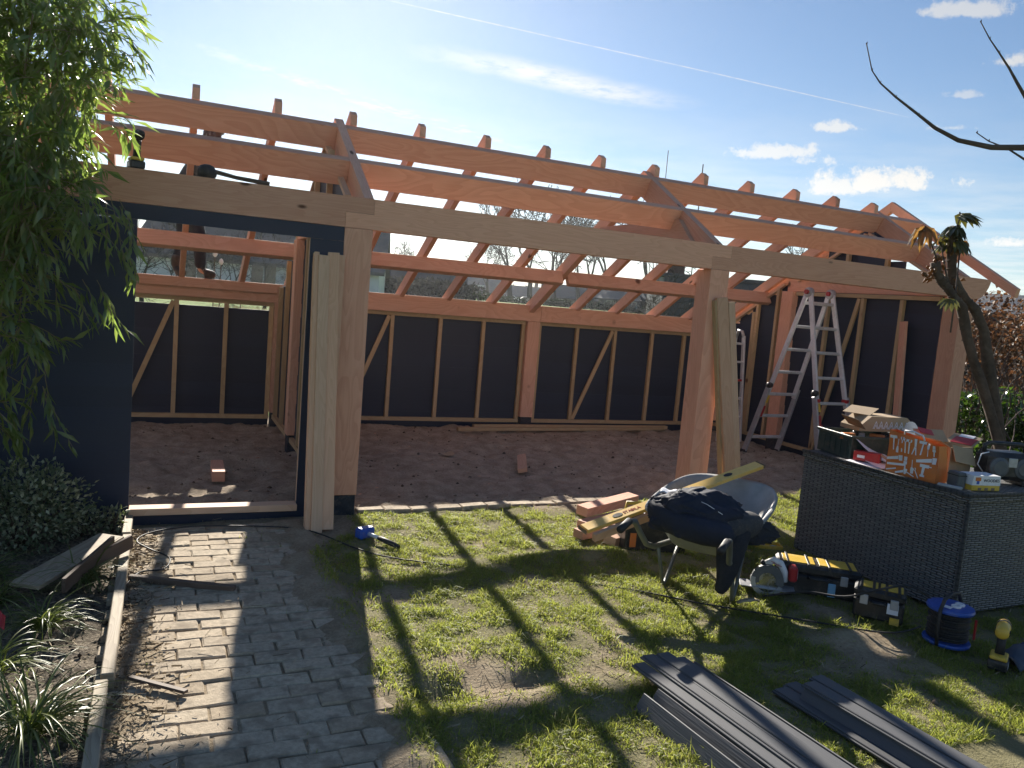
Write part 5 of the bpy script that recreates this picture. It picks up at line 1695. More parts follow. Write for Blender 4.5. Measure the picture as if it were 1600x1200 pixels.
def sedge(label, loc, n, L, seed):
    rg = random.Random(seed)
    V, Fc, RN = [], [], []
    for k in range(n):
        a = rg.uniform(0, 6.283); ln = L * rg.uniform(.55, 1.15); w = rg.uniform(.006, .011)
        el = rg.uniform(.45, 1.25); droop = rg.uniform(1.2, 2.6)
        p = Vector((rg.gauss(0, .022), rg.gauss(0, .022), 0)); s = Vector((-math.sin(a), math.cos(a), 0))
        rr_ = rg.random()
        seg = 7
        b = len(V)
        for j in range(seg + 1):
            u = j / seg
            ww = w * (1 - u ** 2.2) * (.6 + .4 * min(1, u * 5)) * .5
            nrm = Vector((0, 0, 1)) * ww * .5
            V += [p - s * ww + nrm, p + Vector((0, 0, 0)), p + s * ww + nrm]
            RN += [max(.0, rr_ * .6), min(1, rr_ * .3 + .7 if k % 2 else rr_ * .6), max(.0, rr_ * .6)]
            th = el - droop * u
            p = p + Vector((math.cos(a) * math.cos(th), math.sin(a) * math.cos(th), math.sin(th))) * (ln / seg)
            if p.z < .012: p.z = .012
            if j < seg:
                i = b + j * 3
                Fc += [(i, i + 1, i + 4, i + 3), (i + 1, i + 2, i + 5, i + 4)]
    me = np_mesh('striped_sedge', np.array([tuple(v) for v in V]), np.array(Fc).ravel(), np.full(len(Fc), 4), [M['sedge']], [('rnd', RN)])
    o = bpy.data.objects.new('striped_sedge', me); col.objects.link(o)
    o.location = loc
    return tag(o, label, 'sedge', 'striped sedge clumps in the planting bed')


sedge('striped sedge clump tumbling over the bed edging beside the dark planks', (-1.69, -1.10, .03), 100, .30, 1)
sedge('sunlit striped sedge clump in the middle of the planting bed', (-1.80, -1.66, .03), 110, .28, 2)
sedge('striped sedge clump at the left edge behind the sunlit one', (-2.05, -1.35, .03), 90, .34, 3)
sedge('large shaded striped sedge clump nearest to us at the bottom left corner', (-1.74, -2.60, .03), 150, .44, 4)
sedge('striped sedge clump at the left edge just behind the nearest clump', (-1.93, -2.08, .03), 90, .36, 5)
sedge('dark striped sedge clump at the far left below the shrub', (-2.15, -1.02, .03), 80, .36, 6)

# ------------------------------------------------------------------ fatsia on the right
FA = thing('fatsia_shrub', 'bare stemmed shrub with few hanging hand shaped leaves in front of the right post', 'shrub', (4.85, -1.66, 0))
fo_ = Vector(FA.location)
t1 = [(4.86, -1.70, 0), (4.80, -1.70, .35), (4.75, -1.69, .56), (4.67, -1.62, .9), (4.54, -1.49, 1.36), (4.44, -1.40, 1.68), (4.37, -1.36, 1.93), (4.27, -1.30, 2.06), (4.20, -1.25, 2.16), (4.18, -1.23, 2.26)]
t2 = [(4.90, -1.60, 0), (4.89, -1.61, .4), (4.80, -1.54, .89), (4.72, -1.44, 1.39), (4.66, -1.37, 1.76), (4.56, -1.33, 1.92), (4.40, -1.28, 2.06), (4.345, -1.25, 2.22), (4.335, -1.23, 2.42), (4.345, -1.23, 2.56)]
for tr, r0 in ((t1, .046), (t2, .048)):
    P_ = [Vector(p) - fo_ for p in tr]
    out = []
    for i in range(len(P_) - 1):
        out += [P_[i], P_[i].lerp(P_[i + 1], .5)]
    out.append(P_[-1])
    b = MB().tube(out, [r0 * (1 - .35 * k / len(out)) for k in range(len(out))], 14)
    o = b.build('stem', M['bark'], FA, smooth=True)
    for v in o.data.vertices:
        v.co += Vector((mnoise.noise(v.co * 18), mnoise.noise(v.co * 18 + Vector((9, 0, 0))), mnoise.noise(v.co * 30))) * .019 + Vector((v.co.x * 0, 0, 0))
MB().tube([Vector(p) - fo_ for p in ((4.30, -1.31, 2.02), (4.24, -1.28, 2.2), (4.19, -1.24, 2.42))], [.008, .007, .005], 6).build('stalk', M['twig'], FA, smooth=True)
MB().tube([Vector(p) - fo_ for p in ((4.33, -1.33, 1.72), (4.325, -1.33, 2.0), (4.34, -1.30, 2.42))], [.007, .007, .006], 6).build('stalk', M['twig'], FA, smooth=True)


def palm_leaf(b, c, d, up, L, lobes, droop):
    """hand shaped leaf: pointed lobes fanning from the stalk"""
    c = Vector(c); d = Vector(d).normalized(); up = Vector(up)
    s = d.cross(up).normalized(); nn = s.cross(d)
    for k in range(lobes):
        a = (k - (lobes - 1) / 2) * (2.7 / lobes)
        dd = d * math.cos(a) + s * math.sin(a); ss = dd.cross(nn)
        l = L * (1 - .12 * abs(a)); w = L * .34
        z1 = -nn * l * droop * .22; z2 = -nn * l * droop * .7; z3 = -nn * l * droop * 1.1
        p0, pa, pb, pc = c, c + dd * l * .45 + z1, c + dd * l * .75 + z2, c + dd * l * .95 + z3
        up_ = nn * w * .25
        b.face([p0, pa + ss * w * .55 + up_, pa]); b.face([p0, pa, pa - ss * w * .55 + up_])
        b.face([pa, pa + ss * w * .55 + up_, pb + ss * w * .4 + up_, pb]); b.face([pa, pb, pb - ss * w * .4 + up_, pa - ss * w * .55 + up_])
        b.face([pb, pb + ss * w * .4 + up_, pc]); b.face([pb, pc, pb - ss * w * .4 + up_])
    return b


mt, gg, o = new_mat('fatsia_leaf')
inf = gg.n('ShaderNodeObjectInfo').outputs['Random']
c = gg.ramp(inf, [(0, (.012, .016, .013)), (.5, (.022, .036, .013)), (1, (.06, .07, .02))])
bsdf(gg, o, c, .28, 0, spec=.7, trans=.15, transcol=(.30, .28, .04, 1))
M['fatsia'] = mt
mt, gg, o = new_mat('withered_leaf')
bsdf(gg, o, (.15, .085, .035, 1), .55, 0, spec=.4, trans=.35, transcol=(.5, .26, .06, 1))
M['withered'] = mt
rl = random.Random(4)
for (c, d, L_, lb, dr, mm) in (((4.36, -1.24, 2.66), (.8, -.3, .25), .17, 7, .7, 'fatsia'), ((4.35, -1.24, 2.63), (.1, -.5, .5), .14, 6, .9, 'fatsia'), ((4.345, -1.23, 2.55), (-.8, -.4, .2), .15, 7, .7, 'fatsia'), ((4.345, -1.23, 2.53), (-.1, -.9, 0), .13, 7, .6, 'fatsia'),
                               ((4.35, -1.23, 2.50), (.7, -.6, -.2), .13, 6, .6, 'fatsia'), ((4.34, -1.23, 2.50), (-.4, .6, .3), .13, 6, .6, 'fatsia'), ((4.19, -1.24, 2.46), (-.3, -.4, .3), .09, 6, .6, 'fatsia'), ((4.19, -1.24, 2.44), (.6, -.3, .1), .08, 6, .6, 'fatsia'),
                               ((4.19, -1.24, 2.42), (-.6, .2, .1), .08, 6, .6, 'fatsia'), ((4.07, -1.18, 2.53), (-.6, -.3, -.3), .17, 5, .8, 'withered'), ((4.07, -1.18, 2.53), (.1, -.6, -.5), .13, 5, .8, 'withered'), ((4.20, -1.38, 1.98), (-.5, -.5, -.6), .12, 6, .4, 'fatsia'),
                               ((4.40, -1.26, 2.45), (.7, .1, -.4), .10, 6, .4, 'withered'), ((4.36, -1.25, 2.40), (.3, -.6, -.6), .09, 6, .4, 'withered')):
    palm_leaf(MB(), Vector(c) - fo_, d, (0, 0, 1), L_ * .92, lb, dr * 1.25).build('leaf', M[mm], FA)
for k in range(4):
    a = k * 2.4
    z = 2.40 + .02 * k
    palm_leaf(MB(), Vector((4.345 + .03 * math.cos(a), -1.235 + .03 * math.sin(a), z)) - fo_, (math.cos(a), math.sin(a), .2 - .05 * (k % 4)), (0, 0, 1), .10 + .012 * (k % 4), 7, .8 + .1 * (k % 3)).build('leaf', M['withered' if k % 5 == 4 else 'fatsia'], FA)
for tr in (t1, t2):                                      # leaf scars ringing the upper stems
    for k in range(9):
        i = min(len(tr) - 2, 5 + k // 3); p = Vector(tr[i]).lerp(Vector(tr[i + 1]), (k % 3) / 3) - fo_
        d = (Vector(tr[i + 1]) - Vector(tr[i])).normalized()
        MB().tube([p - d * .006, p, p + d * .006], [.036, .043, .035], 10, cap=False).build('leaf_scar', M['bark'], FA, smooth=True)
MB().tube([Vector(p) - fo_ for p in ((4.22, -1.27, 2.16), (4.13, -1.22, 2.38), (4.07, -1.18, 2.53))], .006, 6).build('stalk', M['twig'], FA, smooth=True)
MB().tube([Vector(p) - fo_ for p in ((4.35, -1.23, 2.5), (4.37, -1.24, 2.62), (4.36, -1.24, 2.67))], .006, 6).build('stalk', M['twig'], FA, smooth=True)
for (cx, cy, cz, n, rr) in ((4.19, -1.24, 2.19, 26, .042), (4.15, -1.22, 2.13, 12, .03), (4.34, -1.25, 2.38, 14, .035), (4.37, -1.26, 2.12, 10, .04), (4.21, -1.26, 2.27, 12, .03)):
    b = MB()
    for k in range(n):
        p = Vector((cx + rl.gauss(0, rr), cy + rl.gauss(0, rr * .7), cz + rl.gauss(0, rr * .6))) - fo_
        e = p + Vector((rl.uniform(-.03, .03), rl.uniform(-.03, .03), rl.uniform(-.035, .01)))
        b.tube([p, p.lerp(e, .5) + Vector((0, 0, .012)), e], [.010, .014, .003], 6)
    b.build('withered_cluster', M['withered'], FA, smooth=True)['kind'] = 'stuff'

# bare branches reaching in from the right
BT = thing('bare_tree', 'bare tree whose thin dark twigs reach into the sky at the upper right', 'tree', (5.9, -1.75, 0))
bo2 = Vector(BT.location)
MB().tube([(0, 0, 0), (-.02, .02, 1.2), (.03, 0, 2.4), (.08, .03, 3.4), (.05, 0, 4.3)], [.11, .10, .085, .07, .04], 12).build('trunk', M['bark'], BT, smooth=True)
for pts, r0 in (([(3.06, -1.34, 3.66), (3.10, -1.38, 3.48), (3.16, -1.41, 3.40), (3.26, -1.47, 3.31), (3.41, -1.55, 3.20), (3.51, -1.61, 3.12), (3.67, -1.68, 3.05), (3.88, -1.78, 3.02), (4.13, -1.89, 3.04), (4.9, -1.9, 2.9), (5.88, -1.75, 2.3)], .030),
                ([(3.69, -1.71, 3.84), (3.75, -1.75, 3.73), (3.81, -1.79, 3.64), (3.88, -1.83, 3.54), (3.93, -1.87, 3.44), (4.02, -1.92, 3.30), (4.5, -1.95, 2.98), (4.9, -1.9, 2.9)], .020),
                ([(3.78, -1.73, 3.11), (3.86, -1.77, 3.06), (3.98, -1.83, 3.02), (4.13, -1.91, 2.93), (4.6, -1.95, 2.75), (5.3, -1.85, 2.55)], .014)):
    n = len(pts)
    b = MB().tube([Vector(p) - bo2 for p in pts], [.0035 + r0 * (k / (n - 1)) ** 1.6 * .9 for k in range(n)], 8)
    for k in range(n - 4):                              # buds
        p = Vector(pts[k]) - bo2
        b.tube([p, p + Vector((.006, 0, .016))], [.0065, .002], 6)
    b.build('branch', M['twig'], BT, smooth=True)

# ------------------------------------------------------------------ hedge, ivy and pink wall on the right
def hedge(name, label, cat, x0, x1, y0, y1, z0, z1, n, mat, size, seed, twigs=80):
    t = thing(name, label, cat, ((x0 + x1) / 2, (y0 + y1) / 2, 0))
    c0 = np.array(t.location)
    rg = np.random.default_rng(seed)
    x = rg.uniform(x0, x1, n * 2); y = rg.uniform(y0, y1, n * 2); z = rg.uniform(z0, z1, n * 2)
    k = fbm(x * 1.0 + y, z + y * .3, 2.2, seed, 3) > .44
    topk = z < z1 - .35 * (z1 - z0) * fbm(x, y, 1.5, seed + 3, 2)
    k &= topk
    P = np.stack([x, y, z], 1)[k][:n] - c0
    m = len(P)
    me = leaf_sheet('foliage', M[mat], P, rg.normal(0, 1, (m, 3)) + np.array([-.2, -.3, -.3]), rg.normal(0, .6, (m, 3)) + np.array([0, 0, 1]), size * rg.uniform(.6, 1.3, m), size * rg.uniform(.5, .85, m), .15, .15)
    f = bpy.data.objects.new('foliage', me); col.objects.link(f); f.parent = t; f['kind'] = 'stuff'
    b = MB(); rr_ = random.Random(seed)
    for i in range(twigs):
        p = Vector((rr_.uniform(x0, x1), rr_.uniform(y0, y1), rr_.uniform(0, z1 * .5))) - Vector(c0)
        d = Vector((rr_.uniform(-.6, .6), rr_.uniform(-.4, .4), 1)).normalized(); pts = [p]
        for j in range(4):
            d = (d + Vector((rr_.uniform(-.4, .4), rr_.uniform(-.4, .4), .05))).normalized()
            pts.append(pts[-1] + d * rr_.uniform(.2, .4))
        b.tube(pts, [.014, .011, .009, .006, .003], 5)
    b.build('branches', M['twig'], t)
    return t


hedge('beech_hedge', 'tall beech hedge with withered copper brown leaves right of the timber frame', 'hedge', 8.3, 10.6, 1.2, 2.0, .7, 2.5, 4300, 'beech', .075, 21, 110)
hedge('ivy_bush', 'glossy dark green ivy bush behind the bare stems at the right edge', 'ivy', 7.1, 9.4, .35, 1.0, .0, 1.15, 5200, 'ivy', .085, 22, 40)
hedge('ivy_bush', 'lower ivy bush spreading behind the radio and cardboard box', 'ivy', 6.6, 8.4, -.5, .2, .0, .62, 2400, 'ivy', .08, 24, 16)
mt, gg, o = new_mat('pink_brick')
uv = gg.n('ShaderNodeTexCoord').outputs['Object']
sp = gg.n('ShaderNodeSeparateXYZ', {0: uv})
bk = gg.n('ShaderNodeTexBrick', {'Vector': gg.n('ShaderNodeCombineXYZ', {0: gg.math('ADD', sp.outputs[0], sp.outputs[1]), 1: sp.outputs[2], 2: 0.0}).outputs[0], 'Color1': (.42, .25, .19, 1), 'Color2': (.34, .19, .15, 1), 'Mortar': (.45, .40, .35, 1), 'Scale': 4.0, 'Mortar Size': .02})
bsdf(gg, o, bk.outputs[0], .85)
M['pinkbrick'] = mt
M['rooftile'] = plain('rooftile', (.055, .057, .066), .6, var=.25, scale=2.5)
M['glassdark'] = plain('glassdark', (.03, .035, .04), .08, spec=.8)
M['cladding'] = plain('cladding', (.045, .052, .066), .55, var=.25, scale=3)
M['offwhite'] = plain('offwhite', (.66, .66, .64), .7, var=.08, scale=2)
M['darkbrick'] = plain('darkbrick', (.12, .075, .06), .9, var=.3, scale=5)
M['thatch'] = plain('dark_slate', (.055, .057, .064), .85, var=.35, scale=1.2)


def house(name, label, c, rz, L, Wd, eave, ridge, wall, roof, wins=(), chim=None, base=-1.0, front_door=None):
    """gabled house: walls with gables, two roof slopes, windows (frame and pane)"""
    t = thing(name, label, 'house', (c[0], c[1], base), rz)
    e, r = eave - base, ridge - base
    b = MB()
    b.prism([(-Wd / 2, 0), (Wd / 2, 0), (Wd / 2, e), (0, r - .15), (-Wd / 2, e)], 'x', -L / 2, L / 2)
    b.build('wall', M[wall], t)
    sl = (r - e) / (Wd / 2)
    for s in (-1, 1):
        rb = MB().prism([(0, r), (s * (Wd / 2 + .4), e - .4 * sl), (s * (Wd / 2 + .4), e - .4 * sl + .18), (0, r + .2)], 'x', -L / 2 - .3, L / 2 + .3)
        ro = rb.build('roof', M[roof], t)
    if chim:
        MB().box(chim - .4, chim + .4, -.35, .35, r - .6, r + 1.0).build('chimney', M['darkbrick'], ro)
    for (x, z, w, h) in wins:
        f = MB()
        y = -Wd / 2
        f.box(x - w / 2 - .08, x + w / 2 + .08, y - .08, y - .01, z - .08, z)
        f.box(x - w / 2 - .08, x + w / 2 + .08, y - .08, y - .01, z + h, z + h + .08)
        f.box(x - w / 2 - .08, x - w / 2, y - .08, y - .01, z, z + h); f.box(x + w / 2, x + w / 2 + .08, y - .08, y - .01, z, z + h)
        f.box(x - .03, x + .03, y - .07, y - .01, z, z + h)
        wo_ = f.build('window', M['offwhite'], t)
        MB().box(x - w / 2, x + w / 2, y - .05, y - .005, z, z + h).build('pane', M['glassdark'], wo_)
    return t


house('pink_house', 'pinkish brick house glimpsed through the beech hedge', (17.5, 6.4), rad(-58), 7, 5, 2.15, 2.6, 'pinkbrick', 'rooftile', [(-1.5, 1.4, 1.1, 1.3), (1.2, 1.4, 1.1, 1.3)])

# ------------------------------------------------------------------ beyond the back wall
# near dark building with upright cladding
t = thing('clad_shed', 'dark flat roofed shed with upright cladding boards behind the back wall', 'shed', (15.2, 15.2, -.2), rad(-24))
MB().box(-1.9, 4.4, 0, 3, 0, 3.05).build('wall', M['cladding'], t)
for k in range(31):
    x = -1.9 + k * .21
    MB().box(x + .006, x + .204, -.03, -.004, .02, 3.0, 'z').build('board', M['cladding'], t)
MB().box(-2.0, 4.5, -.08, 3.1, 3.06, 3.17).build('roof', M['rooftile'], t)
MB().box(-1.75, -1.2, .3, .8, 3.17, 3.5).build('chimney', M['darkbrick'], t)
# old barn with rounded roof end
t = thing('barn', 'dark barn with a rounded roof behind the left part of the back wall', 'barn', (16.2, 53.4, .9), rad(-20))
prof = [(4.2 * math.cos(a), .9 + 2.4 * math.sin(a) ** .8) for a in [math.pi * k / 14 for k in range(15)]]
MB().prism([(4.2, 0)] + prof + [(-4.2, 0)], 'x', -9, 4.0).build('wall', M['cladding'], t)
for k in range(14):
    (ya, za), (yb_, zb_) = prof[k], prof[k + 1]
    MB().prism([(ya, za), (ya * 1.03, za + .12), (yb_ * 1.03, zb_ + .12), (yb_, zb_)], 'x', -9.2, 4.2).build('roof_panel', M['thatch'], t)
MB().box(4.01, 4.06, -1.4, 1.4, 0, 2).build('door', M['rooftile'], t)
house('farmhouse', 'big house with a long dark roof and white front seen through the door opening', (4.6, 43.5), rad(-17), 13, 8, 2.6, 4.9, 'offwhite', 'thatch', [(-3.2, .35, 1.1, .9), (.3, .3, 1.3, 1.0), (3.2, .35, 1.0, .9)], None, 1.1)
h = house('dormer_house', 'house with a dark roof and a small white dormer beyond the field', (54.5, 137), rad(-22), 9.5, 8, 2.6, 5.2, 'darkbrick', 'rooftile', [(-2, .3, 1.2, .9), (2, .3, 1.2, .9)], -3.6, 1.0)
MB().box(-.9, .9, -3.1, -1.2, 1.7, 2.9).build('dormer', M['offwhite'], h)
MB().box(-.6, .6, -3.16, -3.11, 1.95, 2.65).build('dormer_window', M['glassdark'], h)
house('far_house', 'small dark roofed house behind the two parked cars', (71, 151), rad(-25), 8, 7, 2.5, 4.6, 'darkbrick', 'rooftile', [(-1.5, .4, 1.2, .8), (1.5, .4, 1.2, .8)], 2.0, 1.0)
house('long_bungalow', 'long low house with a white fascia between the bare tree trunks', (58, 101.5), rad(-25), 13, 7, 2.6, 4.4, 'darkbrick', 'rooftile', [(-4, .4, 1.5, .9), (0, .4, 1.5, .9), (4, .4, 1.5, .9)], None, 1.0)
house('blue_gable_house', 'house with a dark blue gable right of the bare trees', (49.5, 73), rad(-70), 7, 6.5, 2.8, 4.8, 'cladding', 'rooftile', [(-1.5, .5, 1.2, 1.0), (1.5, .5, 1.2, 1.0)], None, 1.0)
# parked cars
def car(label, c, rz, mat):
    t = thing('parked_car', label, 'car', c, rz, 'cars parked beyond the field')
    MB().prism([(-2.1, .35), (2.1, .35), (2.1, .85), (1.1, 1.0), (.5, 1.45), (-1.2, 1.45), (-1.9, .95), (-2.1, .9)], 'y', -.85, .85).build('body', M[mat], t, bevel=.08)
    MB().prism([(1.0, 1.0), (.48, 1.38), (-1.15, 1.38), (-1.75, 1.0)], 'y', -.87, .87).build('window', M['glassdark'], t)
    for x in (-1.3, 1.3):
        for y in (-.8, .8):
            MB().lathe([(0, -.1), (.33, -.1), (.33, .1), (0, .1)], 12, (x, y, .33), Matrix.Rotation(rad(90), 3, 'X')).build('wheel', M['rubber'], t)


car('silver car parked beyond the field, left of two', (59.3, 132.5, 1.0), rad(-20), 'alu')
car('white car parked beyond the field, right of two', (62.6, 131.2, 1.0), rad(-20), 'offwhite')
# reed screen on the grass
t = thing('reed_screen', 'low yellow reed screen on the green field behind the shed', 'fence', (.1, 12, 0), rad(-3))
b = MB()
for k in range(190):
    x = -.48 + k * .0065
    b.beam((x, rng.uniform(-.01, .01), 0), (x + rng.uniform(-.015, .015), rng.uniform(-.01, .01), 1.07 + rng.uniform(-.05, .03)), .0055, .005, (0, 1, 0))
s_ = b.build('reeds', plain('reed', (.50, .38, .19), .8, var=.3, scale=40), t); s_['kind'] = 'stuff'
for z in (.3, .8):
    MB().beam((-.5, -.02, z), (.78, -.02, z), .012, .006).build('wire', M['twig'], t)
# dried seed heads on stalks
for k, (x, y, z, r) in enumerate(((-.47, 4.6, 2.03, .035), (-.78, 4.7, 1.94, .03), (-.71, 4.65, 1.85, .03))):
    t = thing('seed_head', ('tall pale seed head on a thin stalk, rightmost of three behind the shed', 'pale seed head near the right boot of the person', 'lower pale seed head beside the boot toe of the person')[k], 'plant', (x, y, 0))
    MB().tube([(.02, 0, 0), (.0, .01, z * .6), (0, 0, z)], .006, 6).build('stalk', M['straw'], t)
    MB().lathe([(0, -r * 1.4), (r * .7, -r * .8), (r, 0), (r * .6, r), (0, r * 1.5)], 10, (0, 0, z)).build('head', M['offwhite'], t, smooth=True)


# ------------------------------------------------------------------ bare trees
def tree_mesh(seed, H, spread, levels=5, trunk=.16, fork=.22, twig=.02, sides=5, ang=.55):
    rg = random.Random(seed)
    tr, br = MB(), MB()

    def grow(p, d, ln, r, lv):
        seg = 3 if lv < 2 else 2
        pts = [p]
        rs_ = [r]
        for k in range(seg):
            d = (d + Vector((rg.gauss(0, .10), rg.gauss(0, .10), .05 if lv else .02))).normalized()
            p = p + d * ln / seg
            pts.append(p); rs_.append(r * (1 - .4 * (k + 1) / seg))
        (tr if lv == 0 else br).tube(pts, [max(q, twig) for q in rs_], 8 if lv == 0 else (5 if lv < 3 else 3), cap=False)
        if lv >= levels:
            return
        nb = rg.choice((2, 3, 3)) if lv < 3 else rg.choice((2, 3))
        for k in range(nb):
            a = rg.uniform(0, 6.283)
            t_ = rg.gauss(ang, .16) * (0.55 if (k == 0 and lv < 3) else 1.0)
            ref = Vector((0, 0, 1)) if abs(d.z) < .95 else Vector((1, 0, 0))
            x = d.cross(ref).normalized(); y = d.cross(x)
            nd = (d * math.cos(t_) + (x * math.cos(a) + y * math.sin(a)) * math.sin(t_) * spread)
            start = pts[-1] if k < 2 else pts[-2]
            grow(start, nd.normalized(), ln * rg.uniform(.62, .88), rs_[-1] * rg.uniform(.62, .82), lv + 1)
    grow(Vector((0, 0, 0)), Vector((rg.gauss(0, .04), rg.gauss(0, .04), 1)).normalized(), H * fork, trunk, 0)
    return tr.mesh('trunk', M['twigfar']), br.mesh('branches', M['twigfar'])


kinds = [tree_mesh(31, 15, 1.0, 6, .34, .24, .034), tree_mesh(32, 15, .85, 6, .30, .25, .034), tree_mesh(33, 14, 1.1, 6, .32, .23, .034)]
small = [tree_mesh(41, 5, 1.2, 6, .09, .22, .007, ang=.6), tree_mesh(42, 5, 1.1, 6, .08, .20, .007, ang=.65)]


def bare_tree(kind, loc, s, rz, label, group, name='bare_tree'):
    t = thing(name, label, 'tree', loc, rz, group)
    t.scale = (s, s, s)
    for nm, me in zip(('trunk', 'branches'), kind):
        o = bpy.data.objects.new(nm, me); col.objects.link(o); o.parent = t


GT = 'bare trees beyond the field'
for k, (x, y, z, s, kd, lab) in enumerate(((43.0, 95.5, -1, 1.0, 0, 'bare tree far away, leftmost of the tall row behind the middle bay'), (45.6, 94.5, -1, 1.06, 1, 'bare tree far away, second from the left in the tall row'), (48.6, 93.0, -1, 1.05, 2, 'bare tree far away, in the middle of the tall row'),
                                           (51.6, 91.6, -1, 1.0, 1, 'bare tree far away, fourth from the left in the tall row'), (55.6, 90, -1, .98, 0, 'bare tree far away above the long low house'), (54.8, 79.5, -1, 1.02, 2, 'broad bare tree far away between the long house and the blue gable'),
                                           (47.3, 91, -1, .85, 1, 'slender bare tree far away squeezed between taller trees'), (27.0, 103, -2, .72, 0, 'small bare tree far away beside the thick left post'), (32, 108, -2, .55, 2, 'low bare tree far away under the left of the middle bay'), (72, 72, -1, .85, 2, 'bare tree far away behind the clad shed'), (50.2, 97, -1, .95, 2, 'bare tree far away standing behind the middle of the tall row'), (53.6, 92, -1, .9, 0, 'bare tree far away between the fourth tree and the long low house'), (58.5, 84, -1, .9, 1, 'bare tree far away right of the broad tree'), (41.0, 99, -1, .7, 2, 'small bare tree far away left of the tall row'))):
    bare_tree(kinds[kd], (x, y, 1.1), s * 1.3, k * 1.9, lab, GT)
for k, (x, y, s, kd, lab) in enumerate(((-1.9, 20.5, 1.0, 0, 'leafless pale shrub tree seen at the left of the door opening'), (-.9, 23, 1.0, 1, 'leafless shrub tree behind the left leg of the person'), (.6, 22, .85, 1, 'leafless shrub tree between the boots of the person'), (2.4, 27, .9, 0, 'leafless shrub tree in front of the big dark roof'), (3.6, 25, .62, 1, 'low leafless shrub tree in front of the white house front'),
                                        (1.5, 31, .8, 0, 'leafless shrub tree behind the right boot of the person'))):
    bare_tree(small[kd], (x, y, float(ground_h(x, y)) - .1), s, k * 2.2, lab, 'leafless shrub trees beyond the shed', 'shrub_tree')
for k, (x, y, s, kd, lab) in enumerate(((7.4, 8.3, .62, 1, 'twiggy bush close behind the back wall, left of the middle post'), (6.2, 5.6, .50, 0, 'pale twiggy bush right behind the back wall beside the middle post'), (8.6, 9.2, .68, 0, 'twiggy bush behind the back wall between two rear rafters'), (10.3, 11.0, .8, 1, 'tall twiggy bush in front of the clad shed'))):
    bare_tree(small[kd], (x, y, -.2), s, 1 + k * 1.3, lab, 'twiggy bushes behind the back wall', 'twiggy_bush')

# ------------------------------------------------------------------ far woods, hedges
M['woods'] = leaf_mat('far_woods', [(0, (.022, .024, .022)), (.6, (.045, .044, .038)), (1, (.08, .075, .062))], .9, .1, (.12, .11, .08), .1)
M['evergreen'] = leaf_mat('evergreen', [(0, (.018, .028, .018)), (.6, (.035, .05, .026)), (1, (.06, .08, .035))], .8, .1, (.1, .12, .05), .2)


def woods(name, label, pts, h, n, size, mat, seed, depth=8):
    rg = np.random.default_rng(seed)
    pts = np.array(pts, float)
    k = rg.random(n) * (len(pts) - 1); i = k.astype(int); f = (k - i)[:, None]
    p = pts[i] * (1 - f) + pts[i + 1] * f
    x = p[:, 0] + rg.normal(0, depth / 2, n) * .3; y = p[:, 1] + rg.uniform(0, depth, n)
    top = h * (.45 + .9 * fbm(k * 3.0, k * 0 + seed, 1.2, seed, 3))
    z = p[:, 2] + top * rg.random(n) ** .8
    P = np.stack([x, y, z], 1)
    me = leaf_sheet(name, M[mat], P, rg.normal(0, 1, (n, 3)), rg.normal(0, 1, (n, 3)), size * rg.uniform(.5, 1.4, n), size * rg.uniform(.3, .7, n), .1, .1)
    o = bpy.data.objects.new(name, me); col.objects.link(o)
    return tag(o, label, kind='stuff')


woods('far_woods', 'grey leafless wood along the horizon', [(-60, 190, -2), (0, 185, -2), (40, 175, -2), (90, 160, -2), (150, 130, -2), (220, 80, -2)], 6.5, 16000, 1.6, 'woods', 51, 14)
woods('dark_hedgerow', 'grey leafless hedgerow in front of the farmhouse and the barn', [(-24, 62, 1.1), (-4, 60, 1.1), (3, 46, 1.1), (9, 43.5, 1.1), (12, 46.5, 1.1), (19, 45, 1.1)], 1.5, 7000, .35, 'woods', 52, 3)
woods('garden_hedge', 'dark evergreen hedge behind the back wall', [(6.3, 14.0, -.1), (9.5, 13.2, -.1), (12.5, 12.6, -.1), (14.5, 12.0, -.1)], 1.75, 4200, .10, 'evergreen', 53, .9)
woods('field_hedge', 'low hedge at the end of the field', [(22, 66, 1), (36, 72, 1), (44, 70, 1), (52, 62, 1)], 1.0, 4000, .4, 'evergreen', 54, 2.5)
# thin aerials above the ridge
for k, (x, y, z0, z1, lab) in enumerate(((33.4, 46.2, -1, 13.9, 'taller thin aerial mast in the sky above the middle truss'), (32.9, 46.4, -1, 12.4, 'shorter thin aerial mast left of the taller one'), (23.5, 28.2, -1, 9.3, 'thin aerial mast in the sky right of the middle truss'))):
    t = thing('aerial_mast', lab, 'aerial', (x, y, z0))
    MB().tube([(0, 0, 0), (0, 0, z1 - z0)], .03, 5).build('mast', M['twig'], t)
    MB().tube([(-.5, 0, 1.5), (.5, 0, 1.5)], .015, 4).build('crossbar', M['twig'], t)

# ------------------------------------------------------------------ the person on the back plate
def skin_mesh(name, verts, edges, radii, mat, parent, root=0, sub=2):
    me = bpy.data.meshes.new(name)
    me.from_pydata([tuple(v) for v in verts], edges, [])
    o = bpy.data.objects.new(name, me); col.objects.link(o)
    o.parent = parent
    me.materials.append(mat)
    md = o.modifiers.new('skin', 'SKIN'); md.use_smooth_shade = True
    for i, r in enumerate(radii):
        sv = me.skin_vertices[0].data[i]
        sv.radius = r if hasattr(r, '__len__') else (r, r)
        sv.use_root = (i == root)
    sb = o.modifiers.new('sub', 'SUBSURF'); sb.levels = sub; sb.render_levels = sub
    return o


PE = thing('person', 'person in dark work clothes and boots standing on the back beam above the door', 'person', (-1.00, 3.775, ZRT))
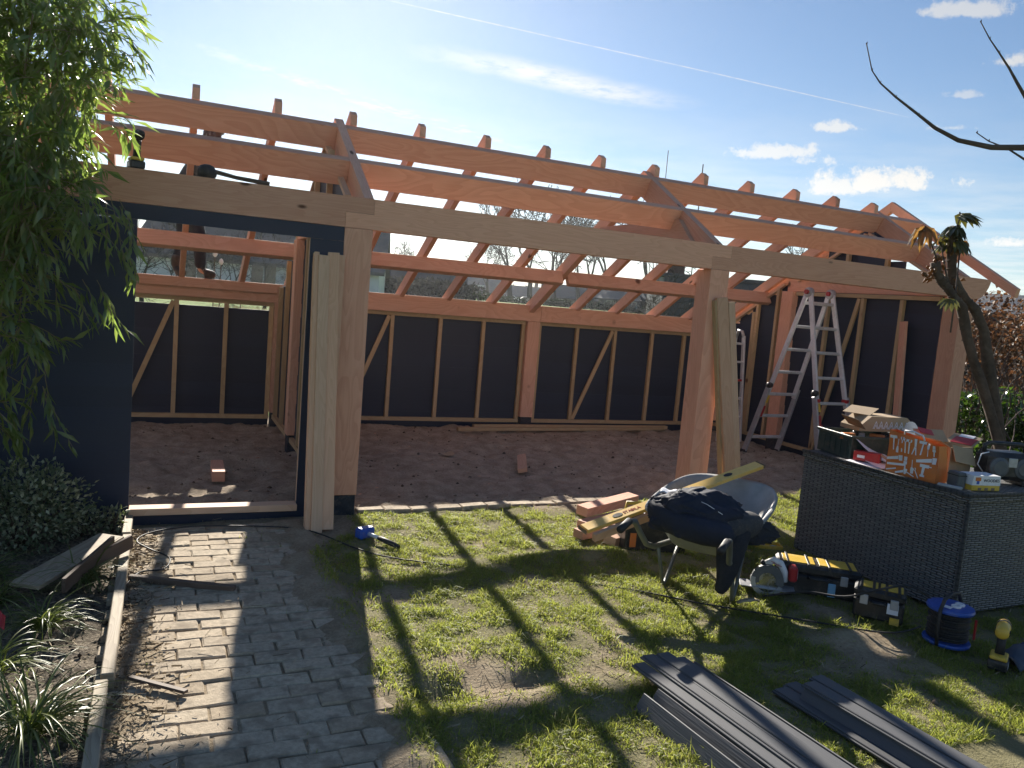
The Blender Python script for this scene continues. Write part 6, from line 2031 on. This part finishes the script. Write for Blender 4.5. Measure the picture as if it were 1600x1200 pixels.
# facing +x (towards the right), feet astride, bent a little forward
J = dict(pelvis=(-.15, 0, .82), waist=(-.16, 0, .98), chest=(-.09, 0, 1.19), neck=(.04, 0, 1.35), head0=(.09, 0, 1.43), head1=(.12, 0, 1.53),
         hipL=(-.15, .09, .78), kneeL=(-.16, .11, .44), ankL=(-.22, .05, .09), toeL=(-.15, -.06, .04),
         hipR=(-.14, -.09, .78), kneeR=(.0, -.10, .45), ankR=(.02, -.03, .09), toeR=(.17, -.03, .04),
         shL=(-.04, .19, 1.28), elL=(.05, .25, 1.03), wrL=(.22, .16, .92), hdL=(.30, .12, .90),
         shR=(-.04, -.19, 1.28), elR=(.02, -.25, 1.02), wrR=(.18, -.19, .88), hdR=(.26, -.16, .85))
K = list(J); ix = {k: i for i, k in enumerate(K)}
E_ = [('pelvis', 'waist'), ('waist', 'chest'), ('chest', 'neck'), ('neck', 'head0'), ('head0', 'head1'), ('pelvis', 'hipL'), ('hipL', 'kneeL'), ('kneeL', 'ankL'), ('ankL', 'toeL'), ('pelvis', 'hipR'), ('hipR', 'kneeR'), ('kneeR', 'ankR'), ('ankR', 'toeR'),
      ('chest', 'shL'), ('shL', 'elL'), ('elL', 'wrL'), ('wrL', 'hdL'), ('chest', 'shR'), ('shR', 'elR'), ('elR', 'wrR'), ('wrR', 'hdR')]
RAD = dict(pelvis=.12, waist=.11, chest=.14, neck=.055, head0=.075, head1=.09, hipL=.085, kneeL=.055, ankL=.038, toeL=.03, hipR=.085, kneeR=.055, ankR=.038, toeR=.03, shL=.055, elL=.042, wrL=.028, hdL=.03, shR=.055, elR=.042, wrR=.028, hdR=.03)
body = skin_mesh('body', [J[k] for k in K], [(ix[a], ix[b]) for a, b in E_], [RAD[k] for k in K], M['skin'], PE)


def cover(name, keys, edges, extra, mat):
    ks = keys; im = {k: i for i, k in enumerate(ks)}
    return skin_mesh(name, [J[k] for k in ks], [(im[a], im[b]) for a, b in edges], [RAD[k] + extra for k in ks], mat, PE)


cover('jacket', ['pelvis', 'waist', 'chest', 'shL', 'elL', 'wrL', 'shR', 'elR', 'wrR'], [('pelvis', 'waist'), ('waist', 'chest'), ('chest', 'shL'), ('shL', 'elL'), ('elL', 'wrL'), ('chest', 'shR'), ('shR', 'elR'), ('elR', 'wrR')], .028, M['cloth_grey'])
cover('trousers', ['pelvis', 'hipL', 'kneeL', 'ankL', 'hipR', 'kneeR', 'ankR'], [('pelvis', 'hipL'), ('hipL', 'kneeL'), ('kneeL', 'ankL'), ('pelvis', 'hipR'), ('hipR', 'kneeR'), ('kneeR', 'ankR')], .024, M['cloth_black'])
for s in 'LR':
    a, b_ = Vector(J['ank' + s]), Vector(J['toe' + s])
    skin_mesh('boot', [a + Vector((0, 0, .16)), a + Vector((0, 0, .06)), a - Vector((.01, 0, .035)), a.lerp(b_, .55) - Vector((0, 0, .012)), b_ + Vector((.02, 0, 0))], [(0, 1), (1, 2), (2, 3), (3, 4)], [.064, .062, .056, .056, .046], M['boot'], PE, 2)
for s, y in (('L', 1), ('R', -1)):                       # fingers
    h = Vector(J['hd' + s])
    for k in range(4):
        p = h + Vector((.0, (k - 1.5) * .016, .0))
        skin_mesh('finger', [p, p + Vector((.035, 0, -.006)), p + Vector((.055 - .004 * abs(k - 1), 0, -.022)), p + Vector((.060, 0, -.042))], [(0, 1), (1, 2), (2, 3)], [.010, .009, .008, .007], M['skin'], body, 0, 1)
    p = h + Vector((-.03, -y * .02, 0))
    skin_mesh('thumb', [p, p + Vector((.02, -y * .03, -.005)), p + Vector((.045, -y * .035, -.015))], [(0, 1), (1, 2)], [.011, .010, .008], M['skin'], body, 0, 1)
hd = Vector((.115, 0, 1.515))
import bmesh
bm = bmesh.new(); bmesh.ops.create_icosphere(bm, subdivisions=4, radius=1)
for v in bm.verts:
    d = v.co.normalized()
    lift = 1.0 + .05 * mnoise.noise(d * 6) + .05 * mnoise.noise(d * 14)
    v.co = Vector((d.x * .112, d.y * .098, d.z * .112)) * lift
    if d.x > .25 and d.z < .35:                          # leave the face free
        v.co *= .72
    if d.z < -.35:
        v.co *= .75
for f in bm.faces: f.smooth = True
me = bpy.data.meshes.new('hair'); bm.to_mesh(me); bm.free(); me.materials.append(M['hair'])
o = bpy.data.objects.new('hair', me); col.objects.link(o); o.parent = PE; o.location = hd + Vector((-.012, 0, .02))
skin_mesh('nose', [hd + Vector((.085, 0, .0)), hd + Vector((.112, 0, -.025)), hd + Vector((.09, 0, -.035))], [(0, 1), (1, 2)], [.010, .015, .010], M['skin'], body, 0, 1)
for y in (-.034, .034):
    MB().lathe([(0, -.01), (.008, -.006), (.010, 0), (.008, .006), (0, .01)], 10, tuple(hd + Vector((.083, y, .004)))).build('eye', M['rubber'], body, smooth=True)
for y in (-.088, .088):
    MB().lathe([(0, -.03), (.012, -.02), (.016, 0), (.012, .02), (0, .03)], 10, tuple(hd + Vector((-.005, y, -.015)))).build('ear', M['skin'], body, smooth=True)
MB().hexa(tuple(hd + Vector((.088, 0, -.052))), .01, .045, .009).build('mouth', M['red'], body, bevel=.003)

# ------------------------------------------------------------------ thin spring haze in the air
hz = MB().box(-340, 340, -340, 340, -4.5, 26).build('haze', bpy.data.materials.new('haze'))
hm = hz.data.materials[0]; hm.use_nodes = True
hm.node_tree.nodes.clear()
hg_ = NG(hm.node_tree)
ho = hg_.n('ShaderNodeOutputMaterial')
pv = hg_.n('ShaderNodeVolumePrincipled', {'Color': (.92, .95, 1.0, 1), 'Density': 0.00032, 'Anisotropy': 0.66})
hg_.set(ho.inputs['Volume'], pv.outputs[0])
tag(hz, 'thin pale haze over the garden and field', kind='stuff')
